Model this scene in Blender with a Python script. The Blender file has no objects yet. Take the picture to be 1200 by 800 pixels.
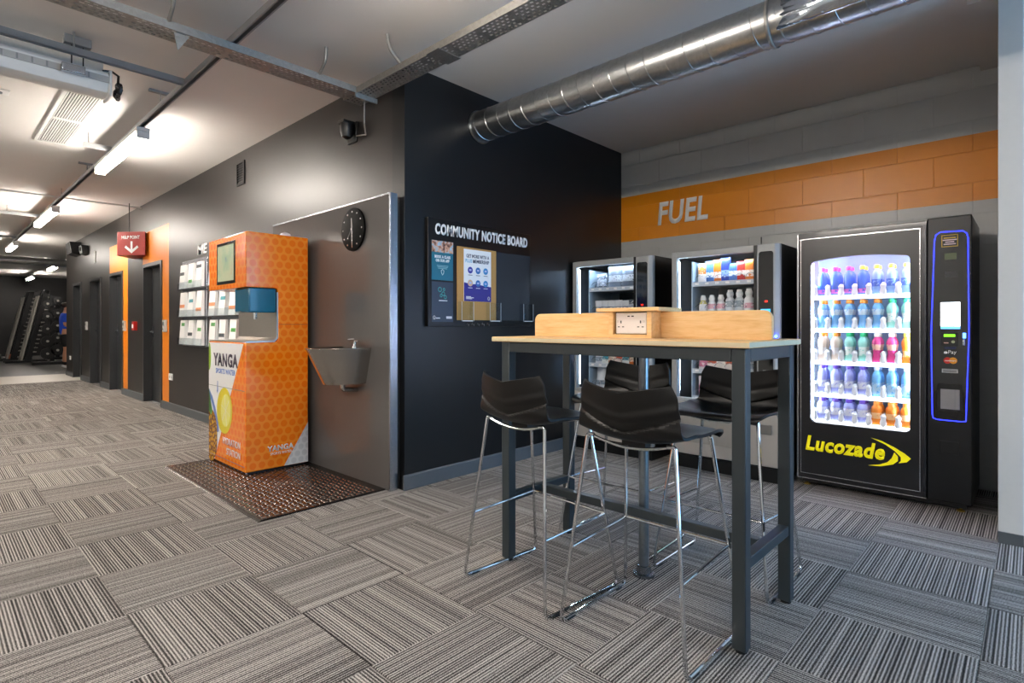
import bpy, bmesh, math, random
from mathutils import Vector, Matrix
random.seed(7)
R = math.radians
scene = bpy.context.scene
COL = scene.collection

# ------------------------------------------------------------------ camera
cam_d = bpy.data.cameras.new('camera'); cam = bpy.data.objects.new('camera', cam_d); COL.objects.link(cam)
cam_d.sensor_width = 36.0; cam_d.lens = 650.0/1200.0*36.0
cam_d.shift_y = -19.0/1200.0
cam_d.clip_start = 0.02; cam_d.clip_end = 200
cam.location = (0, 0, 1.165)
cam.rotation_euler = (R(90), 0, -math.atan2(0.72888, 0.68464))
scene.camera = cam

# ------------------------------------------------------------------ world, exposure, daylight
scene.view_settings.view_transform = 'Standard'
scene.view_settings.look = 'None'
scene.view_settings.gamma = 1.0
scene.view_settings.use_curve_mapping = False
scene.view_settings.exposure = 0.22
w = bpy.data.worlds.new('world'); scene.world = w; w.use_nodes = True
bgn = w.node_tree.nodes['Background']
bgn.inputs[0].default_value = (0.24, 0.54, 0.92, 1); bgn.inputs[1].default_value = 8.5
# the open shop front behind the camera lets daylight in: a portal guides its sampling
pd = bpy.data.lights.new('shopfront_portal', 'AREA'); pd.shape = 'RECTANGLE'; pd.size = 3.0; pd.size_y = 2.9
pd.cycles.is_portal = True
po = bpy.data.objects.new('shopfront_portal', pd); COL.objects.link(po)
po.location = (3.55, -4.05, 1.5); po.rotation_euler = (R(90), 0, 0)

# ------------------------------------------------------------------ materials
def lin(c):
    if isinstance(c, str):
        c = [int(c[i:i+2], 16)/255 for i in (0, 2, 4)]
        return tuple((v/12.92 if v <= 0.04045 else ((v+0.055)/1.055)**2.4) for v in c)
    return tuple(c)
class NT:
    def __init__(s, name):
        s.m = bpy.data.materials.new(name); s.m.use_nodes = True
        s.t = s.m.node_tree; s.n = s.t.nodes; s.b = s.n['Principled BSDF']; s.out = s.n['Material Output']
    def node(s, t, **k):
        nd = s.n.new(t)
        for a, v in k.items(): setattr(nd, a, v)
        return nd
    def link(s, a, b): s.t.links.new(a, b)
    def math(s, op, a, b=None, c=None):
        nd = s.node('ShaderNodeMath', operation=op)
        for i, v in enumerate((a, b, c)):
            if v is None: continue
            if isinstance(v, (int, float)): nd.inputs[i].default_value = v
            else: s.link(v, nd.inputs[i])
        return nd.outputs[0]
    def mix(s, fac, a, b):
        nd = s.node('ShaderNodeMix', data_type='RGBA')
        if isinstance(fac, (int, float)): nd.inputs[0].default_value = fac
        else: s.link(fac, nd.inputs[0])
        for i, v in ((6, a), (7, b)):
            if isinstance(v, tuple): nd.inputs[i].default_value = (v+(1,))[:4]
            else: s.link(v, nd.inputs[i])
        return nd.outputs[2]
    def ramp(s, fac, stops, interp='LINEAR'):
        nd = s.node('ShaderNodeValToRGB'); cr = nd.color_ramp; cr.interpolation = interp
        while len(cr.elements) < len(stops): cr.elements.new(0.5)
        for e, (p, c) in zip(cr.elements, stops):
            e.position = p; e.color = (tuple(c)+(1,))[:4]
        s.link(fac, nd.inputs[0]); return nd.outputs[0]
    def coord(s, kind='Object'):
        return s.node('ShaderNodeTexCoord').outputs[kind]
    def pos(s): return s.node('ShaderNodeNewGeometry').outputs['Position']
    def sep(s, v):
        nd = s.node('ShaderNodeSeparateXYZ'); s.link(v, nd.inputs[0]); return nd.outputs
    def noise(s, vec, scale, detail=3, rough=0.5):
        nd = s.node('ShaderNodeTexNoise'); nd.inputs['Scale'].default_value = scale
        nd.inputs['Detail'].default_value = detail; nd.inputs['Roughness'].default_value = rough
        if vec is not None: s.link(vec, nd.inputs['Vector'])
        return nd.outputs[0]
    def bump(s, h, strength, dist=0.002):
        nd = s.node('ShaderNodeBump'); nd.inputs['Strength'].default_value = strength; nd.inputs['Distance'].default_value = dist
        s.link(h, nd.inputs['Height']); s.link(nd.outputs[0], s.b.inputs['Normal'])
    def setc(s, c):
        i = s.b.inputs['Base Color']
        if isinstance(c, tuple): i.default_value = (c+(1,))[:4]
        else: s.link(c, i)
    def between(s, v, a, b):
        return s.math('MULTIPLY', s.math('GREATER_THAN', v, a), s.math('LESS_THAN', v, b))
MATS = {}
def mat(name, col, rough=0.5, metal=0.0, vary=0.06, scale=30.0, bump=0.0, spec=0.5, emit=None, es=0.0, coat=0.0):
    if name in MATS: return MATS[name]
    k = NT(name); c = lin(col)
    nz = k.noise(k.coord('Object'), scale, 4)
    lo = tuple(max(0, v*(1-vary)) for v in c); hi = tuple(min(1, v*(1+vary)) for v in c)
    k.setc(k.mix(nz, lo, hi))
    k.b.inputs['Roughness'].default_value = rough; k.b.inputs['Metallic'].default_value = metal
    k.b.inputs['Specular IOR Level'].default_value = spec
    if coat: k.b.inputs['Coat Weight'].default_value = coat; k.b.inputs['Coat Roughness'].default_value = 0.05
    if bump: k.bump(nz, bump)
    if emit is not None:
        k.b.inputs['Emission Color'].default_value = lin(emit)+(1,); k.b.inputs['Emission Strength'].default_value = es
    MATS[name] = k.m; return k.m

def m_carpet(world=False):
    k = NT('carpet_field' if world else 'carpet_tile')
    if world:
        x, y, z = k.sep(k.pos())
        i = k.math('FLOOR', k.math('DIVIDE', k.math('SUBTRACT', x, 0.565), 0.491)); j = k.math('FLOOR', k.math('DIVIDE', k.math('SUBTRACT', y, 0.135), 0.505))
        par = k.math('MODULO', k.math('ADD', k.math('ADD', i, j), 400), 2)
        s = k.math('ADD', k.math('MULTIPLY', k.math('SUBTRACT', 1.0, par), x), k.math('MULTIPLY', par, y))
        rnd = k.math('FRACT', k.math('MULTIPLY', k.math('ADD', k.math('MULTIPLY', i, 12.9898), k.math('MULTIPLY', j, 78.233)), 0.7312)); vec = k.pos()
    else:
        vec = k.coord('Object'); x, y, z = k.sep(vec); s = x
        rnd = k.node('ShaderNodeObjectInfo').outputs['Random']
    s2 = k.math('ADD', s, k.math('MULTIPLY', rnd, 37.0))
    wob = k.math('MULTIPLY', k.math('SUBTRACT', k.noise(vec, 55, 2), 0.5), 0.0022)
    s2 = k.math('ADD', s2, wob)
    def wn(pitch, off):
        nd = k.node('ShaderNodeTexWhiteNoise', noise_dimensions='1D')
        k.link(k.math('FLOOR', k.math('DIVIDE', k.math('ADD', s2, off), pitch)), nd.inputs['W']); return nd.outputs['Value']
    # tufted rows: about 12 mm repeat of a pale yarn over a dark one, with irregular rows
    ph = k.math('FRACT', k.math('DIVIDE', s2, 0.0118))
    tri = k.math('ABSOLUTE', k.math('SUBTRACT', ph, 0.5))
    v = k.math('ADD', k.math('MULTIPLY', tri, 1.15), k.math('MULTIPLY', wn(0.0118, 0.0), 0.22))
    v = k.math('ADD', v, k.math('MULTIPLY', wn(0.0059, 0.01), 0.14))
    fib = k.noise(vec, 300, 2); fib2 = k.noise(vec, 90, 3)
    v = k.math('ADD', v, k.math('MULTIPLY', k.math('SUBTRACT', fib, 0.5), 1.3))
    v = k.math('ADD', v, k.math('MULTIPLY', k.math('SUBTRACT', fib2, 0.5), 0.25))
    c = k.ramp(v, [(0.14, lin('262322')), (0.38, lin('5e5a57')), (0.60, lin('a6a09a')), (0.86, lin('d8d3cc'))])
    k.setc(c)
    k.b.inputs['Roughness'].default_value = 0.95; k.b.inputs['Specular IOR Level'].default_value = 0.15
    k.bump(v, 0.5, 0.003)
    return k.m
def m_wall_left():
    k = NT('charcoal_paint_orange_bands'); x, y, z = k.sep(k.pos())
    band = k.math('MAXIMUM', k.between(y, 8.70, 10.02), k.between(y, 10.93, 12.22))
    band = k.math('MULTIPLY', band, k.math('LESS_THAN', z, 2.575))
    nz = k.noise(k.pos(), 3.0, 4)
    dark = k.mix(nz, lin('23201f'), lin('282523')); k.setc(k.mix(band, dark, lin('f08a14')))
    k.b.inputs['Roughness'].default_value = 0.40
    k.bump(k.noise(k.pos(), 160, 2), 0.03); return k.m
def m_block():
    k = NT('painted_blockwork'); x, y, z = k.sep(k.pos())
    band = k.between(z, 2.057, 2.537)
    nz = k.noise(k.pos(), 9.0, 4)
    k.setc(k.mix(band, k.mix(nz, lin('b2b3b2'), lin('bbbcba')), k.mix(nz, lin('d98208'), lin('e28d10'))))
    k.b.inputs['Roughness'].default_value = 0.32
    k.bump(k.noise(k.pos(), 220, 3), 0.12); return k.m
def m_wood():
    k = NT('maple_laminate'); v = k.coord('Object')
    mp = k.node('ShaderNodeMapping'); k.link(v, mp.inputs[0]); mp.inputs['Scale'].default_value = (14, 1.2, 14)
    nz = k.noise(mp.outputs[0], 4.0, 6, 0.6); n2 = k.noise(mp.outputs[0], 16, 3)
    f = k.math('ADD', k.math('MULTIPLY', nz, 0.75), k.math('MULTIPLY', n2, 0.25))
    k.setc(k.ramp(f, [(0.3, lin('d9a869')), (0.5, lin('e8bf86')), (0.72, lin('f0cd9a'))]))
    k.b.inputs['Roughness'].default_value = 0.38; return k.m
def dots(k, u, v, a):
    b = a*1.732
    def d(off):
        fu = k.math('SUBTRACT', k.math('FRACT', k.math('ADD', k.math('DIVIDE', u, a), off)), 0.5)
        fv = k.math('SUBTRACT', k.math('FRACT', k.math('ADD', k.math('DIVIDE', v, b), off)), 0.5)
        fu = k.math('MULTIPLY', fu, a); fv = k.math('MULTIPLY', fv, b)
        return k.math('SQRT', k.math('ADD', k.math('MULTIPLY', fu, fu), k.math('MULTIPLY', fv, fv)))
    return k.math('MINIMUM', d(0.0), d(0.5))
def m_dots(name, c1, c2, a=0.052):
    k = NT(name); x, y, z = k.sep(k.coord('Object'))
    dd = dots(k, k.math('ADD', x, y), z, a)
    k.setc(k.ramp(k.math('DIVIDE', dd, a), [(0.0, lin(c1)), (0.33, lin(c1)), (0.42, lin(c2)), (0.62, lin(c2))]))
    k.b.inputs['Roughness'].default_value = 0.22; k.b.inputs['Coat Weight'].default_value = 0.3; return k.m
def m_galv(name='galvanised_steel', col='9a9ea2', rough=0.24):
    k = NT(name); n1 = k.node('ShaderNodeTexVoronoi'); n1.inputs['Scale'].default_value = 60
    k.link(k.coord('Object'), n1.inputs['Vector'])
    c = lin(col); k.setc(k.mix(n1.outputs['Color'], tuple(v*0.9 for v in c), tuple(min(1, v*1.08) for v in c)))
    k.b.inputs['Metallic'].default_value = 1.0; k.b.inputs['Roughness'].default_value = rough; return k.m
def m_brushed(name, col, rough=0.28, sc=(2, 2, 90)):
    k = NT(name); mp = k.node('ShaderNodeMapping'); k.link(k.coord('Object'), mp.inputs[0]); mp.inputs['Scale'].default_value = sc
    nz = k.noise(mp.outputs[0], 8, 3); c = lin(col)
    k.setc(k.mix(nz, tuple(v*0.88 for v in c), tuple(min(1, v*1.1) for v in c)))
    k.b.inputs['Metallic'].default_value = 1.0; k.b.inputs['Roughness'].default_value = rough
    k.bump(nz, 0.05); return k.m
def m_pane(name, tint=(1, 1, 1), refl=0.06, rough=0.02):
    k = NT(name); k.n.remove(k.b)
    tr = k.node('ShaderNodeBsdfTransparent'); tr.inputs[0].default_value = tuple(tint)+(1,)
    gl = k.node('ShaderNodeBsdfGlossy'); gl.inputs['Roughness'].default_value = rough
    fr = k.node('ShaderNodeFresnel'); fr.inputs['IOR'].default_value = 1.45
    mx = k.node('ShaderNodeMixShader'); k.link(k.math('MULTIPLY', fr.outputs[0], k.math('SUBTRACT', 1.0, k.node('ShaderNodeNewGeometry').outputs['Backfacing'])), mx.inputs[0]); k.link(tr.outputs[0], mx.inputs[1]); k.link(gl.outputs[0], mx.inputs[2])
    k.link(mx.outputs[0], k.out.inputs['Surface']); return k.m
def m_emit(name, col, s):
    k = NT(name); k.b.inputs['Base Color'].default_value = lin(col)+(1,); k.b.inputs['Roughness'].default_value = 0.4
    nz = k.noise(k.coord('Object'), 12, 2)
    c = lin(col); k.link(k.mix(nz, tuple(v*0.97 for v in c), c), k.b.inputs['Emission Color'])
    k.b.inputs['Emission Strength'].default_value = s; return k.m
def m_pineapple():
    k = NT('pineapple_print'); vo = k.node('ShaderNodeTexVoronoi', feature='DISTANCE_TO_EDGE'); vo.inputs['Scale'].default_value = 26
    k.link(k.coord('Object'), vo.inputs['Vector'])
    k.setc(k.ramp(vo.outputs[0], [(0.0, lin('5a3208')), (0.12, lin('9c6410')), (0.3, lin('d9a22a')), (0.6, lin('e8c04a'))]))
    k.b.inputs['Roughness'].default_value = 0.25; return k.m
def m_photo():
    k = NT('poster_photo_print'); nz = k.noise(k.coord('Object'), 28, 5)
    k.setc(k.ramp(nz, [(0.3, lin('1c2430')), (0.42, lin('8a5a44')), (0.52, lin('d9a98c')), (0.6, lin('7fb4cc')), (0.7, lin('e8eef2'))]))
    k.b.inputs['Roughness'].default_value = 0.4; return k.m
def m_screen(name):
    k = NT(name); nz = k.noise(k.coord('Object'), 6, 3); x, y, z = k.sep(k.coord('Object'))
    c = k.ramp(nz, [(0.28, lin('7f9ab8')), (0.36, lin('c4d8ae')), (0.5, lin('dfe2b4')), (0.64, lin('e6e0b4')), (0.74, lin('e8b070'))])
    k.setc((0.02, 0.02, 0.02)); k.link(c, k.b.inputs['Emission Color']); k.b.inputs['Emission Strength'].default_value = 0.55
    k.b.inputs['Roughness'].default_value = 0.15; return k.m

M = dict(
 carpet=m_carpet(), carpet_w=m_carpet(True), wall=m_wall_left(), block=m_block(), wood=m_wood(),
 orange=m_dots('orange_dotted_wrap', 'fb7a06', 'ff9424', 0.07), greydots=m_dots('pale_dotted_wrap', 'cfd2d6', 'e0e2e5', 0.06),
 galv=m_galv(), galv_dull=m_galv('dull_galvanised_steel', 'a3a19c', 0.55), duct=m_galv('spiral_duct_steel', 'b0b2b2', 0.3),
 steel=m_brushed('brushed_stainless', 'b9b4ad', 0.26), alu=m_brushed('satin_aluminium', 'b9bfc6', 0.25), pane=m_pane('clear_pane'),
 acrylic=m_pane('clear_acrylic', (0.92, 0.95, 0.96)),
 navy=mat('black_navy_paint', '0f1012', 0.34, vary=0.1, scale=4), ceiling=mat('ceiling_paint', 'd2cfcb', 0.85, vary=0.03, scale=2),
 white=mat('white_paint', 'd9d9d6', 0.5, vary=0.03), skirt=mat('grey_skirting_paint', '555a5e', 0.4),
 frame=mat('dark_grey_door_frame', '36383a', 0.3), door=mat('dark_grey_door_leaf', '2c2e30', 0.4),
 tblgrey=mat('blue_grey_powder_coat', '2d3539', 0.32, vary=0.04), blackpl=mat('black_plastic', '0b0b0c', 0.35, vary=0.1),
 shell=mat('black_stool_shell', '080706', 0.42, vary=0.08, spec=0.4), chrome=mat('chrome', 'd8dadc', 0.09, 1.0, vary=0.02),
 pinkwhite=mat('white_socket_plastic', 'e9e4e2', 0.35, vary=0.02), red=mat('red_sign', 'a8302a', 0.4, vary=0.04),
 whitep=mat('white_print', 'f2f2f2', 0.45, vary=0.02), cork=mat('cork', 'b98d52', 0.85, vary=0.25, scale=160),
 tread=mat('brown_black_tread_mat', '2e2724', 0.22, 0.5, vary=0.2, scale=40),
 vblack=mat('vending_black', '0a0a0b', 0.32, vary=0.1), vgloss=mat('gloss_black_panel', '040405', 0.08, vary=0.1, coat=0.5),
 vgrey=mat('vending_grey_frame', 'a4a4a2', 0.38, 0.1, vary=0.04), vbeige=mat('vending_beige_front', 'b3ada5', 0.5, vary=0.04),
 silverline=mat('silver_line', 'd0d2d6', 0.2, 0.9, vary=0.02), yellow=mat('yellow_print_glow', 'f4e60c', 0.4, vary=0.03, emit='f4e60c', es=0.35),  # yellow logo is plain print, with emission added to brighten it
 glassdark=mat('dark_gloss_panel', '5a5857', 0.10, vary=0.03, spec=0.5),
 gymfloor=mat('grey_rubber_floor', '4a4a49', 0.35, vary=0.1, scale=8), strip=mat('pale_vinyl', 'cfc8bd', 0.35, vary=0.04),
 gymwall=mat('gym_black_wall', '141416', 0.5), boot=mat('rubber_black', '101010', 0.7),
)
def led(name, col, s):
    if name not in M: M[name] = m_emit(name, col, s)
    return M[name]

# ------------------------------------------------------------------ mesh helpers
OFF = {}
class MB:
    def __init__(s): s.v = []; s.f = []; s.fm = []
    def add(s, vs, fs):
        o = len(s.v); s.v += [tuple(p) for p in vs]; s.f += [tuple(i+o for i in f) for f in fs]; return s
    def box(s, x0, x1, y0, y1, z0, z1):
        if x0 > x1: x0, x1 = x1, x0
        if y0 > y1: y0, y1 = y1, y0
        if z0 > z1: z0, z1 = z1, z0
        vs = [(x, y, z) for z in (z0, z1) for y in (y0, y1) for x in (x0, x1)]
        return s.add(vs, [(0,2,3,1), (4,5,7,6), (0,1,5,4), (2,6,7,3), (0,4,6,2), (1,3,7,5)])
    def prism(s, pts, axis, a, b):
        # pts 2-D polygon; axis 'x': (y,z), 'y': (x,z), 'z': (x,y)
        def P(p, t): return {'x': (t, p[0], p[1]), 'y': (p[0], t, p[1]), 'z': (p[0], p[1], t)}[axis]
        n = len(pts); vs = [P(p, a) for p in pts]+[P(p, b) for p in pts]
        fs = [tuple(range(n)), tuple(range(2*n-1, n-1, -1))]+[(i, n+i, n+(i+1) % n, (i+1) % n) for i in range(n)]
        return s.add(vs, fs)
    def tube(s, pts, r, seg=10, cap=True, closed=False):
        pts = [Vector(p) for p in pts]; n = len(pts)
        rs = r if isinstance(r, (list, tuple)) else [r]*n
        rings = []; up = None
        for i, p in enumerate(pts):
            if closed: t = (pts[(i+1) % n]-pts[i-1])
            else: t = (pts[min(i+1, n-1)]-pts[max(i-1, 0)])
            t = t.normalized()
            if up is None:
                up = Vector((0, 0, 1)) if abs(t.z) < 0.9 else Vector((1, 0, 0))
            u = (up - t*up.dot(t)); u = u.normalized() if u.length > 1e-6 else t.orthogonal().normalized()
            up = u; w2 = t.cross(u)
            rings.append([p+(u*math.cos(a)+w2*math.sin(a))*rs[i] for a in [2*math.pi*k/seg for k in range(seg)]])
        vs = [q for rg in rings for q in rg]; fs = []
        m = n if closed else n-1
        for i in range(m):
            j = (i+1) % n
            for k in range(seg):
                k2 = (k+1) % seg; fs.append((i*seg+k, i*seg+k2, j*seg+k2, j*seg+k))
        if cap and not closed:
            fs.append(tuple(range(seg-1, -1, -1))); fs.append(tuple((n-1)*seg+k for k in range(seg)))
        return s.add(vs, fs)
    def lathe(s, prof, c=(0, 0, 0), axis='z', seg=20, cap=True):
        vs = []; n = len(prof)
        for r, h in prof:
            for k in range(seg):
                a = 2*math.pi*k/seg; ca, sa = r*math.cos(a), r*math.sin(a)
                vs.append({'z': (c[0]+ca, c[1]+sa, c[2]+h), 'x': (c[0]+h, c[1]+ca, c[2]+sa), 'y': (c[0]+sa, c[1]+h, c[2]+ca)}[axis])
        fs = []
        for i in range(n-1):
            for k in range(seg):
                k2 = (k+1) % seg; fs.append((i*seg+k, i*seg+k2, (i+1)*seg+k2, (i+1)*seg+k))
        if cap: fs.append(tuple(range(seg-1, -1, -1))); fs.append(tuple((n-1)*seg+k for k in range(seg)))
        return s.add(vs, fs)
    def grid(s, fn, nu, nv):
        vs = [fn(i/nu, j/nv) for i in range(nu+1) for j in range(nv+1)]
        fs = [(i*(nv+1)+j, i*(nv+1)+j+1, (i+1)*(nv+1)+j+1, (i+1)*(nv+1)+j) for i in range(nu) for j in range(nv)]
        return s.add(vs, fs)
    def sphere(s, c, r, su=8, sv=12):
        rx, ry, rz = r if isinstance(r, tuple) else (r, r, r)
        return s.grid(lambda u, v: (c[0]+rx*math.sin(math.pi*u)*math.cos(2*math.pi*v), c[1]+ry*math.sin(math.pi*u)*math.sin(2*math.pi*v), c[2]+rz*math.cos(math.pi*u)), su, sv)
    def mesh(s, name, m, off=(0, 0, 0), smooth=True):
        me = bpy.data.meshes.new(name)
        me.from_pydata([(p[0]-off[0], p[1]-off[1], p[2]-off[2]) for p in s.v], [], s.f)
        bm = bmesh.new(); bm.from_mesh(me); bmesh.ops.remove_doubles(bm, verts=bm.verts, dist=1e-6)
        bmesh.ops.recalc_face_normals(bm, faces=bm.faces); bm.to_mesh(me); bm.free()
        if smooth:
            me.polygons.foreach_set('use_smooth', [True]*len(me.polygons)); me.set_sharp_from_angle(angle=R(35))
        me.materials.append(m); return me
    def build(s, name, m, parent=None, off=None, bevel=0, seg=2, solid=0, smooth=True):
        if off is None: off = OFF.get(parent.name, (0, 0, 0)) if parent else (0, 0, 0)
        o = bpy.data.objects.new(name, s.mesh(name, m, off, smooth)); COL.objects.link(o)
        if parent: o.parent = parent
        OFF[o.name] = off
        if solid:
            md = o.modifiers.new('thickness', 'SOLIDIFY'); md.thickness = solid; md.offset = 0
        if bevel:
            md = o.modifiers.new('bevel', 'BEVEL'); md.width = bevel; md.segments = seg; md.limit_method = 'ANGLE'; md.angle_limit = R(40)
        return o
def tag(o, label=None, cat=None, group=None, kind=None):
    if label: o['label'] = label
    if cat: o['category'] = cat
    if group: o['group'] = group
    if kind: o['kind'] = kind
    return o
def thing(name, label, cat, loc=(0, 0, 0), group=None):
    o = bpy.data.objects.new(name, None); COL.objects.link(o); o.location = loc; o.empty_display_size = 0.1
    OFF[o.name] = tuple(loc); return tag(o, label, cat, group)
def copy_tree(o, parent=None):
    c = o.copy(); COL.objects.link(c)
    if parent: c.parent = parent
    for ch in list(o.children): copy_tree(ch, c)
    return c
def struct(o, label=None): 
    o['kind'] = 'structure'
    if label: o['label'] = label
    return o
def box(*a): return MB().box(*a)
def fillet(pts, r, n=4):
    out = []; pts = [Vector(p) for p in pts]
    for i, p in enumerate(pts):
        if i in (0, len(pts)-1): out.append(p); continue
        a = (pts[i-1]-p); b = (pts[i+1]-p); rr = min(r, a.length*0.45, b.length*0.45)
        A = p+a.normalized()*rr; B = p+b.normalized()*rr
        for k in range(n+1):
            t = k/n; out.append(A*(1-t)**2+p*2*t*(1-t)+B*t*t)
    return out
def rrect(x0, x1, y0, y1, r, n=5):
    pts = []
    for cx, cy, a0 in ((x1-r, y1-r, 0), (x0+r, y1-r, 90), (x0+r, y0+r, 180), (x1-r, y0+r, 270)):
        for k in range(n+1):
            a = R(a0+90*k/n); pts.append((cx+r*math.cos(a), cy+r*math.sin(a)))
    return pts
TEXTC = [0]
def text(name, s, origin, u, v, width, height, m, parent=None, bold=0.03, shear=0.0, depth=0.001, label=None, space=None):
    """flat lettering fitted into width x height, lower left corner at origin, reading along u, up along v"""
    cu = bpy.data.curves.new('t', 'FONT'); cu.body = s; cu.offset = bold; cu.resolution_u = 3; cu.shear = shear; cu.extrude = 0.0; cu.space_character = space if space else 1.0+bold*2.2
    ob = bpy.data.objects.new('t', cu); me = bpy.data.meshes.new_from_object(ob)
    bpy.data.objects.remove(ob); bpy.data.curves.remove(cu)
    xs = [p.co.x for p in me.vertices]; ys = [p.co.y for p in me.vertices]
    x0, x1, y0, y1 = min(xs), max(xs), min(ys), max(ys)
    u = Vector(u); v = Vector(v); n = u.cross(v); O = Vector(origin); off = Vector(OFF.get(parent.name, (0, 0, 0)) if parent else (0, 0, 0))
    bm = bmesh.new(); bm.from_mesh(me)
    bmesh.ops.dissolve_limit(bm, angle_limit=R(1), verts=bm.verts, edges=bm.edges)
    ext = bmesh.ops.extrude_face_region(bm, geom=bm.faces[:])
    top = {g for g in ext['geom'] if isinstance(g, bmesh.types.BMVert)}
    for p in bm.verts:
        q = O + u*((p.co.x-x0)/(x1-x0)*width) + v*((p.co.y-y0)/(y1-y0)*height) - off
        p.co = q + n*depth if p in top else q
    bmesh.ops.recalc_face_normals(bm, faces=bm.faces)
    bm.to_mesh(me); bm.free(); me.name = name
    me.materials.clear(); me.materials.append(m)
    o = bpy.data.objects.new(name, me); COL.objects.link(o)
    if parent: o.parent = parent; OFF[o.name] = tuple(off)
    if label: o['label'] = label
    return o
ORD = ['first', 'second', 'third', 'fourth', 'fifth', 'sixth', 'seventh', 'eighth', 'ninth', 'tenth']
# ================================================================== THE SETTING
XL, YN, XF, ZC = 2.34, 3.24, 5.17, 3.02
XE, YE = 2.34, 16.6
floor = struct(box(-4.0, 6.2, -5.0, 14.75, -0.12, -0.006).build('floor', M['carpet_w'], smooth=False), 'grey and beige striped carpet tile floor laid in a quarter turn')
struct(box(-4.0, 9.0, 14.75, 16.95, -0.12, 0.0).build('floor', M['strip'], smooth=False), 'pale vinyl strip between the carpet and the gym floor')
struct(box(-4.0, 9.0, 16.95, 28.2, -0.12, -0.002).build('floor', M['gymfloor'], smooth=False), 'grey rubber gym floor')
TX0, TY0, TDX, TDY = 0.565, 0.135, 0.491, 0.505
tile_cache = {}
def carpet_tile(i, j):
    x0, x1 = TX0+i*TDX, TX0+(i+1)*TDX; y0, y1 = TY0+j*TDY, TY0+(j+1)*TDY
    y1 = min(y1, 14.75)
    if y0 >= YN-0.02: x1 = min(x1, XL-0.016)
    elif y1 > YN and x0 > XL-0.4:
        if x0 < XL < x1: x1 = XL-0.016
        else: y1 = YN-0.016
    x1 = min(x1, XF-0.02)
    if x1-x0 < 0.04 or y1-y0 < 0.04: return
    par = (i+j) % 2
    lx, ly = (x1-x0, y1-y0) if par == 0 else (y1-y0, x1-x0)
    key = (round(lx, 3), round(ly, 3))
    if key not in tile_cache:
        a, b = lx/2-0.0008, ly/2-0.0008; e = 0.0022
        mb = MB(); vs = [(-a, -b, -0.006), (a, -b, -0.006), (a, b, -0.006), (-a, b, -0.006), (-a, -b, -0.002), (a, -b, -0.002), (a, b, -0.002), (-a, b, -0.002),
                         (-a+e, -b+e, 0), (a-e, -b+e, 0), (a-e, b-e, 0), (-a+e, b-e, 0)]
        fs = [(0, 3, 2, 1), (8, 9, 10, 11)]+[(q+k, q+(k+1) % 4, q+4+(k+1) % 4, q+4+k) for q in (0, 4) for k in range(4)]
        tile_cache[key] = mb.add(vs, fs).mesh('carpet_tile', M['carpet'], smooth=False)
    o = bpy.data.objects.new('carpet_tile', tile_cache[key]); COL.objects.link(o)
    o.location = ((x0+x1)/2, (y0+y1)/2, 0); o.rotation_euler.z = R(90) if par else 0
    o.parent = floor
for j in range(-1, 29):
    for i in range(-2, 10):
        if j >= 6 and i > 3: 
            if not (j == 6): continue
        if i == -2 and j > 8: continue
        if i == -1 and j > 14: continue
        carpet_tile(i, j)

struct(box(-4.0, 9.0, -5.0, 28.2, ZC, ZC+0.15).build('ceiling', M['ceiling'], smooth=False), 'off-white painted ceiling')
# long charcoal wall with four door openings
DOORS = [(9.0, 9.96), (11.23, 12.19), (12.90, 13.90), (14.78, 15.72)]; DH = 2.09
mb = MB(); y = YN+0.15
for a, b in DOORS:
    mb.box(XL, XL+0.16, y, a, -0.05, ZC); mb.box(XL, XL+0.16, a, b, DH, ZC); y = b
mb.box(XL, XL+0.16, y, YE, -0.05, ZC)
wall_left = struct(mb.build('wall_left', M['wall'], smooth=False), 'long charcoal wall with two orange bands and a row of doors')
struct(box(XL+0.16, 9.0, YE-0.16, YE, -0.05, ZC).build('wall_far', M['gymwall'], smooth=False), 'return of the charcoal wall towards the gym')
struct(box(XL, XF+0.2, YN, YN+0.15, -0.05, ZC).build('wall_middle', M['navy'], smooth=False), 'black navy wall carrying the notice board')
struct(box(-4.0, 9.0, 28.0, 28.2, -0.05, ZC).build('wall_gym', M['gymwall'], smooth=False), 'black back wall of the gym')
struct(box(9.0, 9.2, YE, 28.2, -0.05, ZC).build('wall_gym_side', M['gymwall'], smooth=False), 'black side wall of the gym')
struct(box(-4.2, -4.0, -5.0, 28.2, -0.05, ZC).build('wall_opposite', M['white'], smooth=False), 'pale wall opposite the doors, behind the camera')
struct(box(-4.0, 2.05, -4.2, -4.0, -0.05, ZC).build('wall_light_stop', M['white'], smooth=False), 'added pale wall behind the camera, holding the daylight to the right')  # unseen wall added to keep blue daylight off the left floor
struct(box(XF+0.02, XF+0.2, -5.0, YN, -0.05, ZC).build('wall_side', M['white'], smooth=False), 'pale wall at the side, behind the block wall')
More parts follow.
